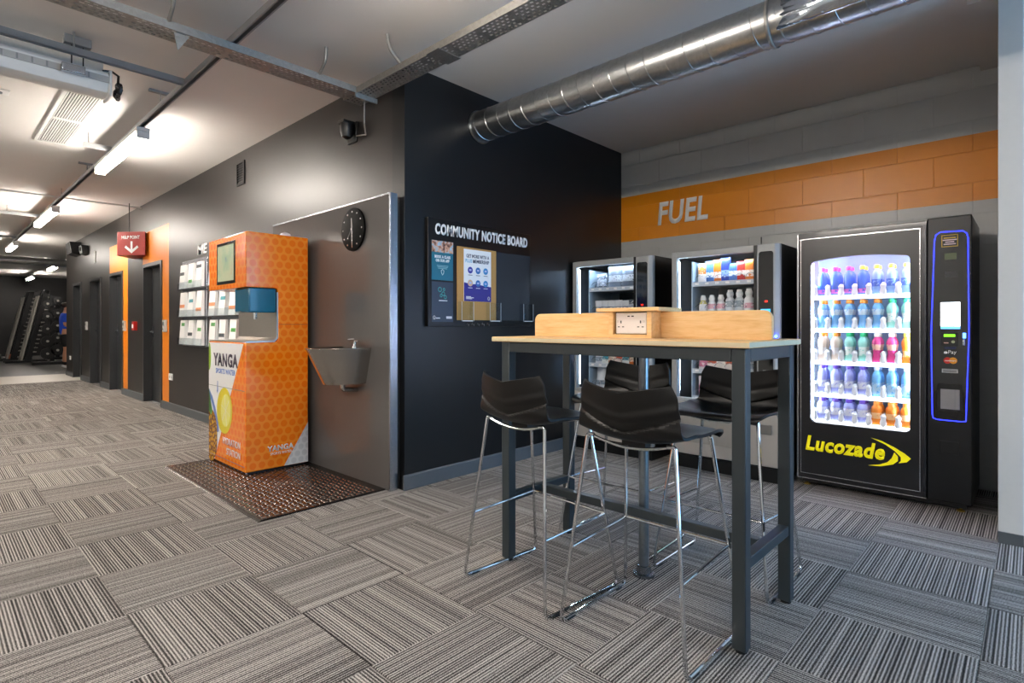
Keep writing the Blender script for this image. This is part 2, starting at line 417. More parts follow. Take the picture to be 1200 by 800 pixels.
# block wall: real blocks 440 x 215 with shallow painted joints
wb = struct(box(XF+0.004, XF+0.02, 0.14, YN, -0.05, ZC).build('wall_back', M['block'], smooth=False), 'painted block wall of the alcove with an orange band')
bc = {}
for row in range(15):
    z0 = row*0.225-0.06; z1 = min(z0+0.225, ZC); z0 = max(z0, 0)
    y = YN - (0.225 if row % 2 else 0.45)*1.0
    edges = [YN]
    while edges[-1] > 0.15:
        edges.append(max(edges[-1]-(0.225 if (len(edges) == 1 and row % 2) else 0.45), 0.14))
    for a, b in zip(edges[:-1], edges[1:]):
        ly, lz = a-b, z1-z0
        if ly < 0.03 or lz < 0.03: continue
        key = (round(ly, 3), round(lz, 3))
        if key not in bc:
            hy, hz = ly/2-0.0007, lz/2-0.0007; e = 0.002
            vs = [(0.016, -hy, -hz), (0.016, hy, -hz), (0.016, hy, hz), (0.016, -hy, hz), (0.0015, -hy, -hz), (0.0015, hy, -hz), (0.0015, hy, hz), (0.0015, -hy, hz),
                  (0, -hy+e, -hz+e), (0, hy-e, -hz+e), (0, hy-e, hz-e), (0, -hy+e, hz-e)]
            fs = [(8, 9, 10, 11)]+[(q+k, q+(k+1) % 4, q+4+(k+1) % 4, q+4+k) for q in (0, 4) for k in range(4)]
            bc[key] = MB().add(vs, fs).mesh('block', M['block'], smooth=False)
        o = bpy.data.objects.new('block', bc[key]); COL.objects.link(o); o.parent = wb; o.location = (XF-random.uniform(0, 0.0008), (a+b)/2, (z0+z1)/2)
text('lettering', 'FUEL', (XF-0.008, 2.80, 2.182), (0, -1, 0), (0, 0, 1), 0.53, 0.235, M.setdefault('fueltxt', mat('grey_letter_paint', 'f0f1f2', 0.4)), wb, bold=0.03, shear=0.12, depth=0.003, label='grey italic FUEL lettering on the orange band')
# partition end at the right, soffit above it
struct(box(3.965, XF+0.02, 0.035, 0.137, 0.0, ZC).build('wall_right', M['white'], smooth=False, bevel=0.003), 'white partition wall end at the right of the drinks machine')
struct(box(3.955, XF, 0.025, 0.03, 0.0, 0.06).add([], []).box(3.953, 3.965, 0.035, 0.137, 0.0, 0.06).build('baseboard_right', M['skirt'], smooth=False), 'grey skirting at the foot of the white partition')
struct(box(4.05, XF, 0.137, 0.272, ZC-0.045, ZC).build('trim_1', M['ceiling'], smooth=False), 'low soffit above the partition')
# skirtings
ys = [YN-0.0]+[v for d in DOORS for v in d]+[YE]
segs = [(5.2, 9.0), (9.96, 11.23), (12.19, 12.90), (13.90, 14.78), (15.72, YE)]
for a, b in segs:
    struct(MB().prism([(XL, 0), (XL-0.016, 0), (XL-0.016, 0.095), (XL-0.010, 0.105), (XL, 0.105)], 'y', a+0.001, b-0.001).build('baseboard_left', M['skirt'], smooth=False), 'grey skirting board along the charcoal wall')
struct(MB().prism([(YN, 0), (YN-0.016, 0), (YN-0.016, 0.095), (YN-0.010, 0.105), (YN, 0.105)], 'x', XL-0.016, XF).build('baseboard_middle', M['skirt'], smooth=False), 'grey skirting board below the notice board wall')
# doors
for n, (a, b) in enumerate(DOORS, 1):
    nm = ['nearest', 'second nearest', 'third nearest', 'farthest'][n-1]
    leaf = struct(box(XL+0.10, XL+0.145, a+0.05, b-0.05, 0.008, DH-0.05).build('door_%d' % n, M['door'], smooth=False), '%s dark grey door in the charcoal wall' % nm)
    mb = MB()
    mb.box(XL-0.018, XL+0.15, a, a+0.05, 0, DH); mb.box(XL-0.018, XL+0.15, b-0.05, b, 0, DH); mb.box(XL-0.018, XL+0.15, a+0.05, b-0.05, DH-0.05, DH)
    mb.build('door_frame', M['frame'], leaf, bevel=0.003)
    for z in (0.3, 1.62, 1.82):
        mb = box(XL+0.085, XL+0.10, a+0.05, a+0.085, z, z+0.1); mb.lathe([(0.007, 0), (0.007, 0.1)], (XL+0.088, a+0.056, z), seg=8)
        mb.build('hinge', M['alu'], leaf)
    mb = box(XL+0.094, XL+0.10, b-0.13, b-0.09, 0.98, 1.14); mb.tube(fillet([(XL+0.10, b-0.11, 1.06), (XL+0.05, b-0.11, 1.06), (XL+0.05, b-0.22, 1.06)], 0.015), 0.009)
    mb.build('handle', M['alu'], leaf)

# ================================================================== CEILING SERVICES
def hanger(x, y, z0, parent):
    return MB().tube([(x, y, z0), (x, y, ZC)], 0.005, 6).build('hanger_rod', M['galv_dull'], parent)
def strut_profile(mb, axis, c, z, a, b, wd=0.041, ht=0.041):
    # C channel open downwards
    t = 0.004; w2 = wd/2
    pts = [(c-w2, z), (c-w2, z+ht), (c+w2, z+ht), (c+w2, z), (c+w2-0.009, z), (c+w2-0.009, z+t), (c+w2-t, z+t), (c+w2-t, z+ht-t), (c-w2+t, z+ht-t), (c-w2+t, z+t), (c-w2+0.009, z+t), (c-w2+0.009, z)]
    return mb.prism(pts, axis, a, b)
mrail = mat('grey_channel_steel', '8a8b8c', 0.5, 0.3)
rail = thing('channel_rail', 'long grey steel channel along the corridor ceiling carrying the strip lights', 'rail', (1.30, -4.0, 2.875))
strut_profile(MB(), 'y', 1.30, 2.875, -4.0, 16.4).build('channel', mrail, rail, smooth=False)
for y in (-2.0, 0.5, 3.9, 5.05, 7.9, 9.6, 12.6, 15.2): hanger(1.30, y, 2.90, rail)
for y in (3.9, 5.05, 7.9): box(1.22, 1.38, y-0.02, y+0.02, ZC-0.018, ZC).build('ceiling_plate', mrail, rail)
for y, z, x1, lab in ((4.42, 2.878, 1.279, 'grey steel channel across the ceiling beside the white projector screen'), (6.62, 2.878, 1.279, 'short grey steel channel across the ceiling near the brightest strip light'), (11.5, 2.878, 1.279, 'far grey steel channel crossing the ceiling beyond the second strip light'), (14.6, 2.878, 1.279, 'farthest grey steel channel crossing the ceiling near the gym')):
    t = thing('channel_rail', lab, 'rail', (0, y, z), 'grey cross channels on the ceiling')
    x0 = 1.06 if y == 6.62 else -3.9
    strut_profile(MB(), 'x', y, z, x0, x1).build('channel', mrail, t, smooth=False)
    for x in ((0.9,) if y > 5 else (-2.5, -0.6, 0.66)):
        if x > x0: hanger(x, y, z+0.02, t)
    if y == 6.62: hanger(1.1, y, z+0.02, t)
t = MB().tube([(-3.9, 10.1, 2.985), (0.5, 10.1, 2.985), (XL, 10.1, 2.985)], 0.014, 8).build('conduit_pipe', M['white']); tag(t, 'thin white conduit pipe crossing the ceiling above the help point sign', 'pipe')
for x, lab in ((0.2, 0),):
    pass
# strip lights
lamp_emit = m_emit('strip_light_diffuser', 'fff5ea', 95.0); M['lamp_emit'] = lamp_emit
def strip_light(x, y0, y1, z, label, group=None):
    t = thing('strip_light', label, 'light', (x, (y0+y1)/2, z), group)
    box(x-0.05, x+0.05, y0, y1, z+0.035, z+0.07).build('housing', M['white'], t, bevel=0.004)
    box(x-0.043, x+0.043, y0+0.03, y1-0.03, z-0.02, z+0.0345).build('diffuser', lamp_emit, t, bevel=0.012)
    for a, b in ((y0, y0+0.0295), (y1-0.0295, y1)): box(x-0.047, x+0.047, a, b, z-0.024, z+0.0345).build('end_cap', M['white'], t, bevel=0.003)
    for yy in (y0+0.3, y1-0.3): MB().tube([(x, yy, z+0.065), (x, yy, 2.875 if (abs(x-1.30) < 0.01) else ZC)], 0.005, 6).build('hanger_rod', M['galv_dull'], t)
    return t
G = 'strip lights on the ceiling'
strip_light(1.30, 5.55, 7.25, 2.79, 'nearest bright strip light hanging over the corridor', G)
strip_light(1.30, 10.1, 11.9, 2.79, 'second bright strip light along the corridor', G)
strip_light(1.30, 14.95, 16.3, 2.79, 'third bright strip light, at the left edge of the picture', G)
strip_light(1.30, 1.55, 2.45, 2.79, 'strip light above the bar table, out of view overhead', G)
for k, y0 in enumerate((-2.6, 1.0, 5.5, 10.5)): strip_light(-1.9, y0, y0+1.75, 2.79, 'added unseen strip light in a second row, %s from the shop front' % ORD[k], G)  # row added out of view to warm the left side and orange machine
strip_light(2.60, 20.0, 21.4, 2.80, 'right one of the two strip lights over the gym', G)
strip_light(2.62, 24.8, 26.4, 2.80, 'farthest strip light over the gym back wall', G)
# ceiling grille
t = thing('ceiling_grille', 'white slatted air grille set in the ceiling', 'vent', (0.90, 6.35, ZC))
x0, x1, y0, y1 = 0.765, 1.035, 5.46, 7.24; zb = ZC-0.012
mb = MB()
mb.box(x0, x0+0.025, y0, y1, zb, ZC); mb.box(x1-0.025, x1, y0, y1, zb, ZC); mb.box(x0+0.025, x1-0.025, y0, y0+0.03, zb, ZC); mb.box(x0+0.025, x1-0.025, y1-0.03, y1, zb, ZC)
mb.box(x0+0.025, x1-0.025, (y0+y1)/2-0.02, (y0+y1)/2+0.02, zb, ZC); mb.build('frame', M['white'], t, smooth=False)
box(x0+0.02, x1-0.02, y0+0.02, y1-0.02, ZC-0.0025, ZC-0.0005).build('dark_backing', M['blackpl'], t, smooth=False)
nsl = 12
for half in ((y0+0.03, (y0+y1)/2-0.02), ((y0+y1)/2+0.02, y1-0.03)):
    for k in range(nsl):
        cx = x0+0.025+(x1-x0-0.05)*(k+0.5)/nsl
        box(cx-0.0042, cx+0.0042, half[0], half[1], zb+0.001, ZC-0.003).build('slat', M['white'], t, smooth=False)
t = thing('ceiling_sensor', 'small square white sensor on the ceiling at the left', 'sensor', (0.42, 5.95, ZC))
box(0.36, 0.48, 5.89, 6.01, ZC-0.012, ZC).build('plate', M['white'], t, bevel=0.003)
MB().lathe([(0.02, 0), (0.018, -0.012)], (0.42, 5.95, ZC-0.012)).build('lens', M['skirt'], t)
# projector screen housing hung below the channel
t = thing('projector_screen', 'long white rolled projector screen housing hung from the ceiling at the left', 'projector screen', (-0.6, 4.55, 2.65))
MB().prism([(4.55, 2.70), (4.50, 2.715), (4.485, 2.76), (4.485, 2.83), (4.50, 2.85), (4.64, 2.85), (4.65, 2.83), (4.65, 2.72), (4.62, 2.70)], 'x', -2.2, 0.855).build('housing', M['white'], t, bevel=0.004)
MB().prism([(4.475, 2.775), (4.475, 2.815), (4.485, 2.815), (4.485, 2.775)], 'x', -2.2, 0.855).build('slotted_strip', mat('pale_grey_plastic', 'a9a8a4', 0.5), t, smooth=False)
for k in range(14): box(0.74-k*0.07, 0.75-k*0.07, 4.473, 4.476, 2.778, 2.812).build('slot', mrail, t, smooth=False)
box(-2.2, 0.855, 4.655, 4.66, 2.80, 2.96).build('back_plate', M['white'], t, smooth=False)
box(0.855, 0.87, 4.47, 4.662, 2.69, 2.86).build('end_plate', M['white'], t, bevel=0.003)
for x in (0.66, 0.72): MB().tube([(x, 4.50, 2.84), (x, 4.50, 2.98)], 0.004, 6).build('hanger_rod', M['blackpl'], t)
box(0.62, 0.76, 4.47, 4.53, 2.965, ZC).build('ceiling_bracket', mrail, t, bevel=0.003)
tag(box(0.60, 0.72, 4.42, 4.468, 2.765, 2.815).build('socket_box', M['alu'], bevel=0.004), 'small grey socket box at the end of the projector screen', 'socket')
pts = [];
for k in range(60):
    a = 2*math.pi*k/20; r = 0.055+0.008*math.sin(k*1.7)
    pts.append((0.917+0.006*math.sin(k*0.9), 4.55+r*math.cos(a)*1.1, 2.755+r*math.sin(a)*0.75+0.004*math.sin(k)))
tag(MB().tube(pts, 0.011, 8).tube([(0.917, 4.55, 2.79), (0.925, 4.57, 2.87), (0.895, 4.60, 2.90), (0.84, 4.60, 2.89)], 0.008, 8).build('cable_coil', M['blackpl']), 'black coil of cable hanging at the end of the projector screen', 'cable')

# perforated cable trays
def tray(name, label, axis, c0, c1, a, b, z, lip=0.045):
    t = thing(name, label, 'cable tray', ((c0+c1)/2, a, z) if axis == 'y' else (a, (c0+c1)/2, z), 'perforated cable trays under the ceiling')
    th = 0.0025
    def P(c, l, zz): return (c, l, zz) if axis == 'y' else (l, c, zz)
    # bottom with real slots: rows of slots in groups
    L = abs(b-a); s0 = min(a, b); wd = c1-c0
    rows = 5; rw = wd/(rows*2+1)
    mb = MB(); per = 0.036; n = int(L/per)
    def bx(ca, cb, la, lb):
        if axis == 'y': mb.box(ca, cb, la, lb, z, z+th)
        else: mb.box(la, lb, ca, cb, z, z+th)
    for k in range(rows+1):
        bx(c0+2*k*rw, c0+(2*k+1)*rw, s0, s0+L)
    for r in range(rows):
        ca, cb = c0+(2*r+1)*rw, c0+(2*r+2)*rw; ph = 0.5*per if r % 2 else 0
        lo = s0
        for k in range(n):
            if k % 7 == 6: continue
            h0 = s0+k*per+ph+0.006; h1 = h0+0.021
            if h1 > s0+L-0.005: break
            bx(ca, cb, lo, h0); lo = h1
        bx(ca, cb, lo, s0+L)
    mb.build('perforated_base', M['galv_dull'], t, smooth=False)
    for c in (c0, c1-th):
        mb2 = MB()
        if axis == 'y': mb2.box(c, c+th, s0, s0+L, z+th, z+lip)
        else: mb2.box(s0, s0+L, c, c+th, z+th, z+lip)
        mb2.build('side_lip', M['galv_dull'], t, smooth=False)
    return t
tz = 2.83
t1 = tray('cable_tray', 'perforated steel cable tray crossing the ceiling from the left to the wall corner', 'x', 3.53, 3.69, -3.5, 2.13, tz)
t2 = tray('cable_tray', 'perforated steel cable tray running towards the camera past the dark wall corner', 'y', 2.135, 2.285, -4.5, 3.72, tz)
box(2.12, 2.30, 3.52, 3.535, tz-0.035, tz-0.001).build('splice_plate', M['galv_dull'], t1, smooth=False)
box(2.12, 2.30, 2.60, 2.72, tz-0.004, tz-0.0005).build('splice_plate', M['galv_dull'], t2, smooth=False)
for y in (3.0, 1.9, 0.6, -1.0, -3.0):
    MB().tube(fillet([(2.13, y, tz+0.04), (2.05, y, tz+0.10), (2.03, y, ZC)], 0.03), 0.011, 8).build('bracket', M['galv_dull'], t2)
for x in (1.85, 0.95, 0.1, -1.4): 
    MB().tube(fillet([(x, 3.53, tz+0.04), (x, 3.45, tz+0.10), (x, 3.44, ZC)], 0.03), 0.011, 8).build('bracket', M['galv_dull'], t1)
MB().prism([(0.58, tz-0.001), (0.66, tz-0.001), (0.62, tz-0.11)], 'x', 2.14, 2.146).build('fin_plate', M['galv_dull'], t2, smooth=False)
MB().prism([(0.98, tz-0.001), (1.06, tz-0.001), (1.0, tz-0.10)], 'y', 3.55, 3.556).build('fin_plate', M['galv_dull'], t1, smooth=False)
# camera-like black device under the tray corner by the wall
t = thing('wall_camera', 'small black device fixed on the wall below the cable tray corner', 'camera', (XL, 3.95, 2.62))
box(XL-0.02, XL, 3.85, 3.98, 2.60, 2.76).build('base_plate', M['blackpl'], t, bevel=0.006)
MB().lathe([(0.05, 0), (0.05, -0.06), (0.038, -0.10), (0.01, -0.115)], (XL-0.07, 3.90, 2.73)).build('dome', M['blackpl'], t)
box(XL-0.12, XL-0.02, 3.86, 3.95, 2.73, 2.755).build('arm', M['blackpl'], t, bevel=0.004)
tag(MB().tube([(2.24, 3.60, 2.825), (2.245, 3.61, 2.66), (2.29, 3.66, 2.60), (XL-0.02, 3.84, 2.64)], 0.006, 6).build('hanging_cable', M['galv_dull']), 'thin pale cable dropping from the tray corner beside the dark wall', 'cable')

# spiral duct
DX, DZ, DR = 3.07, 2.753, 0.118
def spiral_duct(label, axis, c, a, b, r, pitch, phase, m):
    # c = (other axis, z)
    t = thing('spiral_duct', label, 'duct', (c[0], max(a, b), c[1]) if axis == 'y' else (a, c[0], c[1]))
    MB().lathe([(r, 0), (r, b-a)], ((c[0], a, c[1]) if axis == 'y' else (a, c[0], c[1])), axis, 48, False).build('pipe', m, t)
    mb = MB(); pts = []; n = 36; tot = abs(b-a)/pitch
    for k in range(int(tot*n)):
        an = 2*math.pi*k/n+phase; l = a+(b-a)*k/(tot*n)
        if axis == 'y': pts.append((c[0]+math.cos(an)*r, l, c[1]+math.sin(an)*r))
        else: pts.append((l, c[0]+math.cos(an)*r, c[1]+math.sin(an)*r))
    mb.tube(pts, 0.0035, 4); mb.build('seam', m, t); return t
dt = spiral_duct('shiny spiral steel air duct coming out of the dark wall across the alcove', 'y', (DX, DZ), YN, -2.5, DR, 0.124, 0.4, M['duct'])
MB().lathe([(DR+0.012, 0), (DR+0.012, -0.012), (DR+0.001, -0.012)], (DX, YN, DZ), 'y', 40, False).build('wall_collar', M['galv'], dt)
# riveted foil-bright saddle plate on the side of the duct, with a jagged left edge
jag = [random.uniform(-0.02, 0.02) for _ in range(40)]
def sad(u, v):
    a = R(100+u*125); y0 = 0.97+jag[int(u*24)]-0.06*math.sin(u*3.1); y = y0*(1-v)+(-0.9)*v
    return (DX+math.cos(a)*(DR+0.003), y, DZ+math.sin(a)*(DR+0.003))
MB().grid(sad, 24, 10).build('saddle_plate', m_galv('bright_foil', 'b4bcc6', 0.16), dt, solid=0.002)
mb = MB()
for k in range(9):
    a = R(219); mb.sphere((DX+math.cos(a)*(DR+0.005), 0.90-k*0.16, DZ+math.sin(a)*(DR+0.005)), 0.006, 4, 8)
mb.build('rivet', M['galv'], dt)
MB().lathe([(DR+0.007, 0), (DR+0.007, 0.02)], (DX, 0.985, DZ), 'y', 40, False).build('joint_band', M['galv_dull'], dt, solid=0.002)
spiral_duct('far silver spiral duct crossing the gym ceiling behind the corridor lights', 'x', (19.0, 2.83), -3.5, 8.0, 0.10, 0.5, 0, M['duct'])
# ================================================================== CORRIDOR WALL FITTINGS
def plate(name, label, cat, y, z, wy, hz, d, m, group=None):
    t = thing(name, label, cat, (XL, y, z-hz/2), group)
    box(XL-d, XL, y-wy/2, y+wy/2, z-hz/2, z+hz/2).build('body', m, t, bevel=0.004); return t
mcream = mat('pale_grey_switch', 'c9c9c6', 0.4)
for y, lab in ((14.20, 'pale access panel between the two farthest doors'), (11.08, 'pale access panel beside the left orange band'), (8.83, 'pale access panel on the right orange band by the nearest door')):
    t = plate('access_panel', lab, 'switch', y, 1.155, 0.10, 0.17, 0.035, mcream, 'door access panels')
    box(XL-0.039, XL-0.034, y-0.03, y+0.03, 1.16, 1.21).build('reader_window', M['skirt'], t); MB().lathe([(0.012, 0), (0.012, -0.006)], (XL-0.035, y, 1.11), 'x', 12).build('button', M['alu'], t)
for y, z, lab in ((8.60, 0.46, 'white wall socket low beside the right orange band'), (16.1, 0.42, 'white wall socket low at the far end of the charcoal wall')):
    t = plate('wall_socket', lab, 'socket', y, z, 0.15, 0.09, 0.012, M['whitep'], 'wall sockets')
    for s in (-0.035, 0.035): box(XL-0.0135, XL-0.0115, y+s-0.01, y+s+0.01, z-0.02, z+0.012).build('outlet', M['skirt'], t)
t = plate('fire_call_point', 'red fire alarm call point between the two orange bands', 'alarm', 10.40, 1.155, 0.13, 0.14, 0.05, mat('fire_red', 'c22018', 0.35))
box(XL-0.053, XL-0.049, 10.36, 10.44, 1.12, 1.18).build('glass_window', M['whitep'], t)
t = thing('loudspeaker', 'black loudspeaker high on the charcoal wall above the farthest door', 'speaker', (XL, 15.1, 2.68))
MB().prism([(XL, 2.66), (XL-0.16, 2.70), (XL-0.20, 2.94), (XL, 2.94)], 'y', 14.85, 15.35).build('cabinet', M['blackpl'], t, bevel=0.01)
MB().prism([(XL-0.164, 2.72), (XL-0.168, 2.718), (XL-0.204, 2.92), (XL-0.2, 2.922)], 'y', 14.89, 15.31).build('grille', mat('speaker_cloth', '19191a', 0.9), t)
t = thing('loudspeaker', 'smaller black sensor housing beside the loudspeaker on the charcoal wall', 'speaker', (XL, 14.2, 2.62))
MB().prism([(XL, 2.60), (XL-0.10, 2.63), (XL-0.12, 2.80), (XL, 2.80)], 'y', 14.10, 14.36).build('cabinet', M['blackpl'], t, bevel=0.01)
box(XL-0.13, XL-0.112, 14.16, 14.30, 2.68, 2.76).build('lens', M['vgloss'], t)
t = thing('wall_vent', 'narrow upright slot vent above the second farthest door', 'vent', (XL, 13.42, 2.40))
box(XL-0.012, XL, 13.37, 13.47, 2.40, 2.62).build('frame', mcream, t); box(XL-0.0135, XL-0.0115, 13.385, 13.455, 2.42, 2.60).build('slot', M['blackpl'], t)
t = thing('wall_vent', 'black louvred vent high on the charcoal wall above the orange machine', 'vent', (XL, 6.16, 2.66))
mb = MB(); mb.box(XL-0.015, XL, 6.06, 6.09, 2.66, 2.91); mb.box(XL-0.015, XL, 6.25, 6.28, 2.66, 2.91); mb.box(XL-0.015, XL, 6.09, 6.25, 2.66, 2.68); mb.box(XL-0.015, XL, 6.09, 6.25, 2.89, 2.91)
mb.build('frame', M['blackpl'], t)
for k in range(8): MB().prism([(XL-0.012, 2.685+k*0.026), (XL-0.001, 2.700+k*0.026), (XL-0.001, 2.704+k*0.026), (XL-0.012, 2.689+k*0.026)], 'y', 6.09, 6.25).build('louvre', M['blackpl'], t, smooth=False)
# help point sign: V shaped projecting sign on a rod
SY = 9.72
t = thing('help_point_sign', 'red V-shaped HELP POINT sign with a white down arrow hanging above the doors', 'sign', (2.12, SY, 2.215))
A = Vector((2.015, 10.05, 0)); B = Vector((2.295, 9.70, 0)); 
zt, zb2 = 2.57, 2.215
MB().prism([(A.x, A.y), (B.x, B.y), (XL-0.004, 9.82), (XL-0.004, 10.45)], 'z', zb2, zt).build('body', M['red'], t, bevel=0.004)
box(2.16, 2.17, 10.02, 10.03, zt, ZC).build('rod', M['blackpl'], t)
u = (B-A).normalized(); L = (B-A).length; nrm = u.cross(Vector((0, 0, 1)))
O = A+nrm*0.001
text('lettering', 'HELP POINT', O+u*(L*0.17)+Vector((0, 0, 2.462)), u, (0, 0, 1), L*0.64, 0.05, M['whitep'], t, bold=0.02, depth=0.002, label='white HELP POINT lettering')
def onface(p, q): return O+u*(L*p)+Vector((0, 0, q))
def strip_poly(pts, name, m, parent, n, d=0.002):
    k = len(pts); off = OFF.get(parent.name, (0, 0, 0))
    MB().add([p+n*0.0005 for p in pts]+[p+n*d for p in pts], [tuple(range(k)), tuple(range(2*k-1, k-1, -1))]+[(i, k+i, k+(i+1) % k, (i+1) % k) for i in range(k)]).build(name, m, parent, smooth=False)
arrow = [(0.485, 2.425), (0.555, 2.425), (0.555, 2.305), (0.72, 2.362), (0.77, 2.335), (0.52, 2.245), (0.27, 2.335), (0.32, 2.362), (0.485, 2.305)]
strip_poly([onface(*p) for p in arrow], 'arrow', M['whitep'], t, nrm)
# white vertical wording strips on the orange bands are too small to read: plain faint marks
# leaflet racks
mleaf = mat('leaflet_paper', 'ececea', 0.5, vary=0.03); macc = [mat('leaflet_orange', 'd98a5a', 0.5), mat('leaflet_dark', '2b3238', 0.5), mat('leaflet_teal', '3f8c96', 0.5), mat('leaflet_green', '4d9a4a', 0.5)]
def rack(y_hi, y_lo, cols, label, side):
    t = thing('leaflet_rack', label, 'leaflet rack', (XL, (y_hi+y_lo)/2, 0.90), 'leaflet racks on the charcoal wall')
    box(XL-0.014, XL, y_lo, y_hi, 0.90, 1.99).build('back_board', M['alu'], t, bevel=0.003)
    pw = (y_hi-y_lo)/cols
    for r in range(3):
        z0 = 0.935+r*0.352
        box(XL-0.075, XL-0.014, y_lo+0.01, y_hi-0.01, z0-0.02, z0-0.012).build('shelf', M['alu'], t)
        box(XL-0.075, XL-0.072, y_lo+0.01, y_hi-0.01, z0-0.012, z0+0.07).build('front_lip', M['acrylic'], t)
        for c in range(cols):
            ya = y_hi-(c+0.16)*pw; yb = y_hi-(c+0.78)*pw
            row = ['bottom', 'middle', 'top'][r]
            tl = thing('leaflet', 'white leaflet pack, %s from the left in the %s row of the %s rack' % (ORD[c], row, side), 'leaflet', (XL-0.04, (ya+yb)/2, z0-0.012), 'leaflets in the wall racks')
            MB().prism([(XL-0.066, z0-0.0118), (XL-0.022, z0-0.0118), (XL-0.018, z0+0.295), (XL-0.045, z0+0.295)], 'y', yb, ya).build('paper_stack', mleaf, tl, smooth=False)
            k = (c*2+r+cols) % 4; zz = [0.22, 0.10, 0.16, 0.05][(c+r) % 4]
            sl = 0.021/0.307
            def fx(z): return XL-0.066+sl*(z-(z0-0.0118))-0.0008
            za, zb = z0+zz, z0+zz+0.04
            MB().prism([(fx(za)-0.001, za), (fx(za)+0.002, za), (fx(zb)+0.002, zb), (fx(zb)-0.001, zb)], 'y', yb+0.02*(k % 2), ya-0.01-0.04*(k > 1)).build('printed_block', macc[k], tl, smooth=False)
rack(8.08, 7.16, 3, 'left leaflet rack on the charcoal wall beside the orange machine', 'left')
rack(7.02, 6.10, 3, 'right leaflet rack seen through the opening of the orange machine', 'right')
text('lettering', 'ME', (XL-0.004, 7.52, 2.03), (0, -1, 0), (0, 0, 1), 0.33, 0.12, M['whitep'], wall_left, bold=0.03, shear=0.1, depth=0.004, label='white capital letters on the wall above the leaflet rack')

# ================================================================== ORANGE HYDRATION STATION
hs = thing('drinks_dispenser', 'tall orange hydration station with a dotted wrap standing on the tread mat', 'dispenser', (1.95, 4.8, 0.012))
HX0, HX1, HY0, HY1, HZ0, HZ1 = 1.70, 2.205, 4.40, 5.19, 0.03, 1.89
def arc(cx, cz, r, a0, a1, n=5): return [(cx+r*math.cos(R(a0+(a1-a0)*k/n)), cz+r*math.sin(R(a0+(a1-a0)*k/n))) for k in range(n+1)]
prof = [(HX0, HZ0), (HX1, HZ0), (HX1, HZ1), (HX0+0.01, HZ1), (HX0, HZ1-0.01), (HX0, 1.46)] + arc(1.955-0.03, 1.46-0.03, 0.03, 90, 0) + arc(1.955-0.03, 1.03+0.03, 0.03, 0, -90) + [(HX0, 1.03)]
MB().prism(prof, 'y', HY0, HY1).build('body', M['orange'], hs, bevel=0.008)
box(HX0+0.03, HX1-0.02, HY0+0.03, HY1-0.03, 0.0125, 0.031).build('plinth', M['blackpl'], hs)
# niche lining: stainless back and tray, blue hood
mb = MB(); mb.box(1.945, 1.9548, HY0+0.004, HY1-0.004, 1.062, 1.43)
mb.prism([(HX0+0.006, 1.0305), (1.925, 1.0305), (1.9546, 1.062), (1.944, 1.066), (1.92, 1.042), (HX0+0.006, 1.040)], 'y', HY0+0.004, HY1-0.004)
mb.build('steel_lining', m_brushed('niche_steel', 'cfc9c0', 0.3), hs)
box(1.73, 1.944, HY0+0.012, 4.70, 1.265, 1.459).build('blue_hood', mat('blue_gloss_hood', '08607f', 0.15, coat=0.5), hs, bevel=0.012)
MB().lathe([(0.02, 0), (0.016, -0.05)], (1.84, 4.56, 1.265)).build('nozzle', M['chrome'], hs)
box(HX0+0.256, HX1+0.0008, HY0-0.001, HY0+0.002, 1.170, 1.174).build('seam', mat('seam_orange', 'b34a05', 0.5), hs)
# front display
scr = box(HX0-0.004, HX0+0.002, 4.60, 4.99, 1.50, 1.84).build('screen_bezel', M['vgloss'], hs, bevel=0.002)
box(HX0-0.006, HX0-0.0035, 4.625, 4.965, 1.525, 1.815).build('display', m_screen('dispenser_display'), scr)
# front graphics (flat print)
MB().prism([(HY1-0.004, 1.02), (4.44, 1.02), (5.05, 0.04), (HY1-0.004, 0.04)], 'x', HX0-0.0012, HX0+0.002).build('white_graphic', M['whitep'], hs, smooth=False)
dk = mat('dark_purple_print', '2c1838', 0.4); bl = mat('blue_print', '3a6cc0', 0.4)
text('lettering', 'YANGA', (HX0-0.0013, 5.075, 0.825), (0, -1, 0), (0, 0, 1), 0.53, 0.11, dk, hs, bold=0.04, depth=0.001, label='dark purple YANGA lettering')
text('lettering', 'SPORTS WATER', (HX0-0.0013, 5.02, 0.765), (0, -1, 0), (0, 0, 1), 0.42, 0.042, bl, hs, bold=0.02, depth=0.001, label='blue SPORTS WATER lettering')
text('lettering', 'HYDRATION', (HX0-0.0013, 4.86, 0.195), (0, -1, 0), (0, 0, 1), 0.36, 0.055, M['whitep'], hs, bold=0.01, depth=0.001, label='white HYDRATION lettering')
text('lettering', 'STATION', (HX0-0.0013, 4.78, 0.115), (0, -1, 0), (0, 0, 1), 0.28, 0.055, M['whitep'], hs, bold=0.01, depth=0.001, label='white STATION lettering')
def ell(cy, cz, ry, rz, n=28, lo=4.4, hi=HY1-0.006, rot=0): 
    out = []
    for k in range(n):
        a = 2*math.pi*k/n; p = ry*math.cos(a); q = rz*math.sin(a)
        out.append((min(hi, max(lo, cy+p*math.cos(rot)-q*math.sin(rot))), cz+p*math.sin(rot)+q*math.cos(rot)))
    return out
def flat(name, pts, m, d, parent=hs): return MB().prism(pts, 'x', HX0-d, HX0-0.0004).build(name, m, parent, smooth=False)
lem = flat('lemon_picture', ell(4.83, 0.465, 0.165, 0.19, rot=0.2), mat('lemon_yellow', 'e0d018', 0.3), 0.0016)
flat('lemon_flesh', ell(4.80, 0.47, 0.105, 0.135, rot=0.2), mat('lemon_pale', 'f0ea80', 0.3), 0.002, lem)
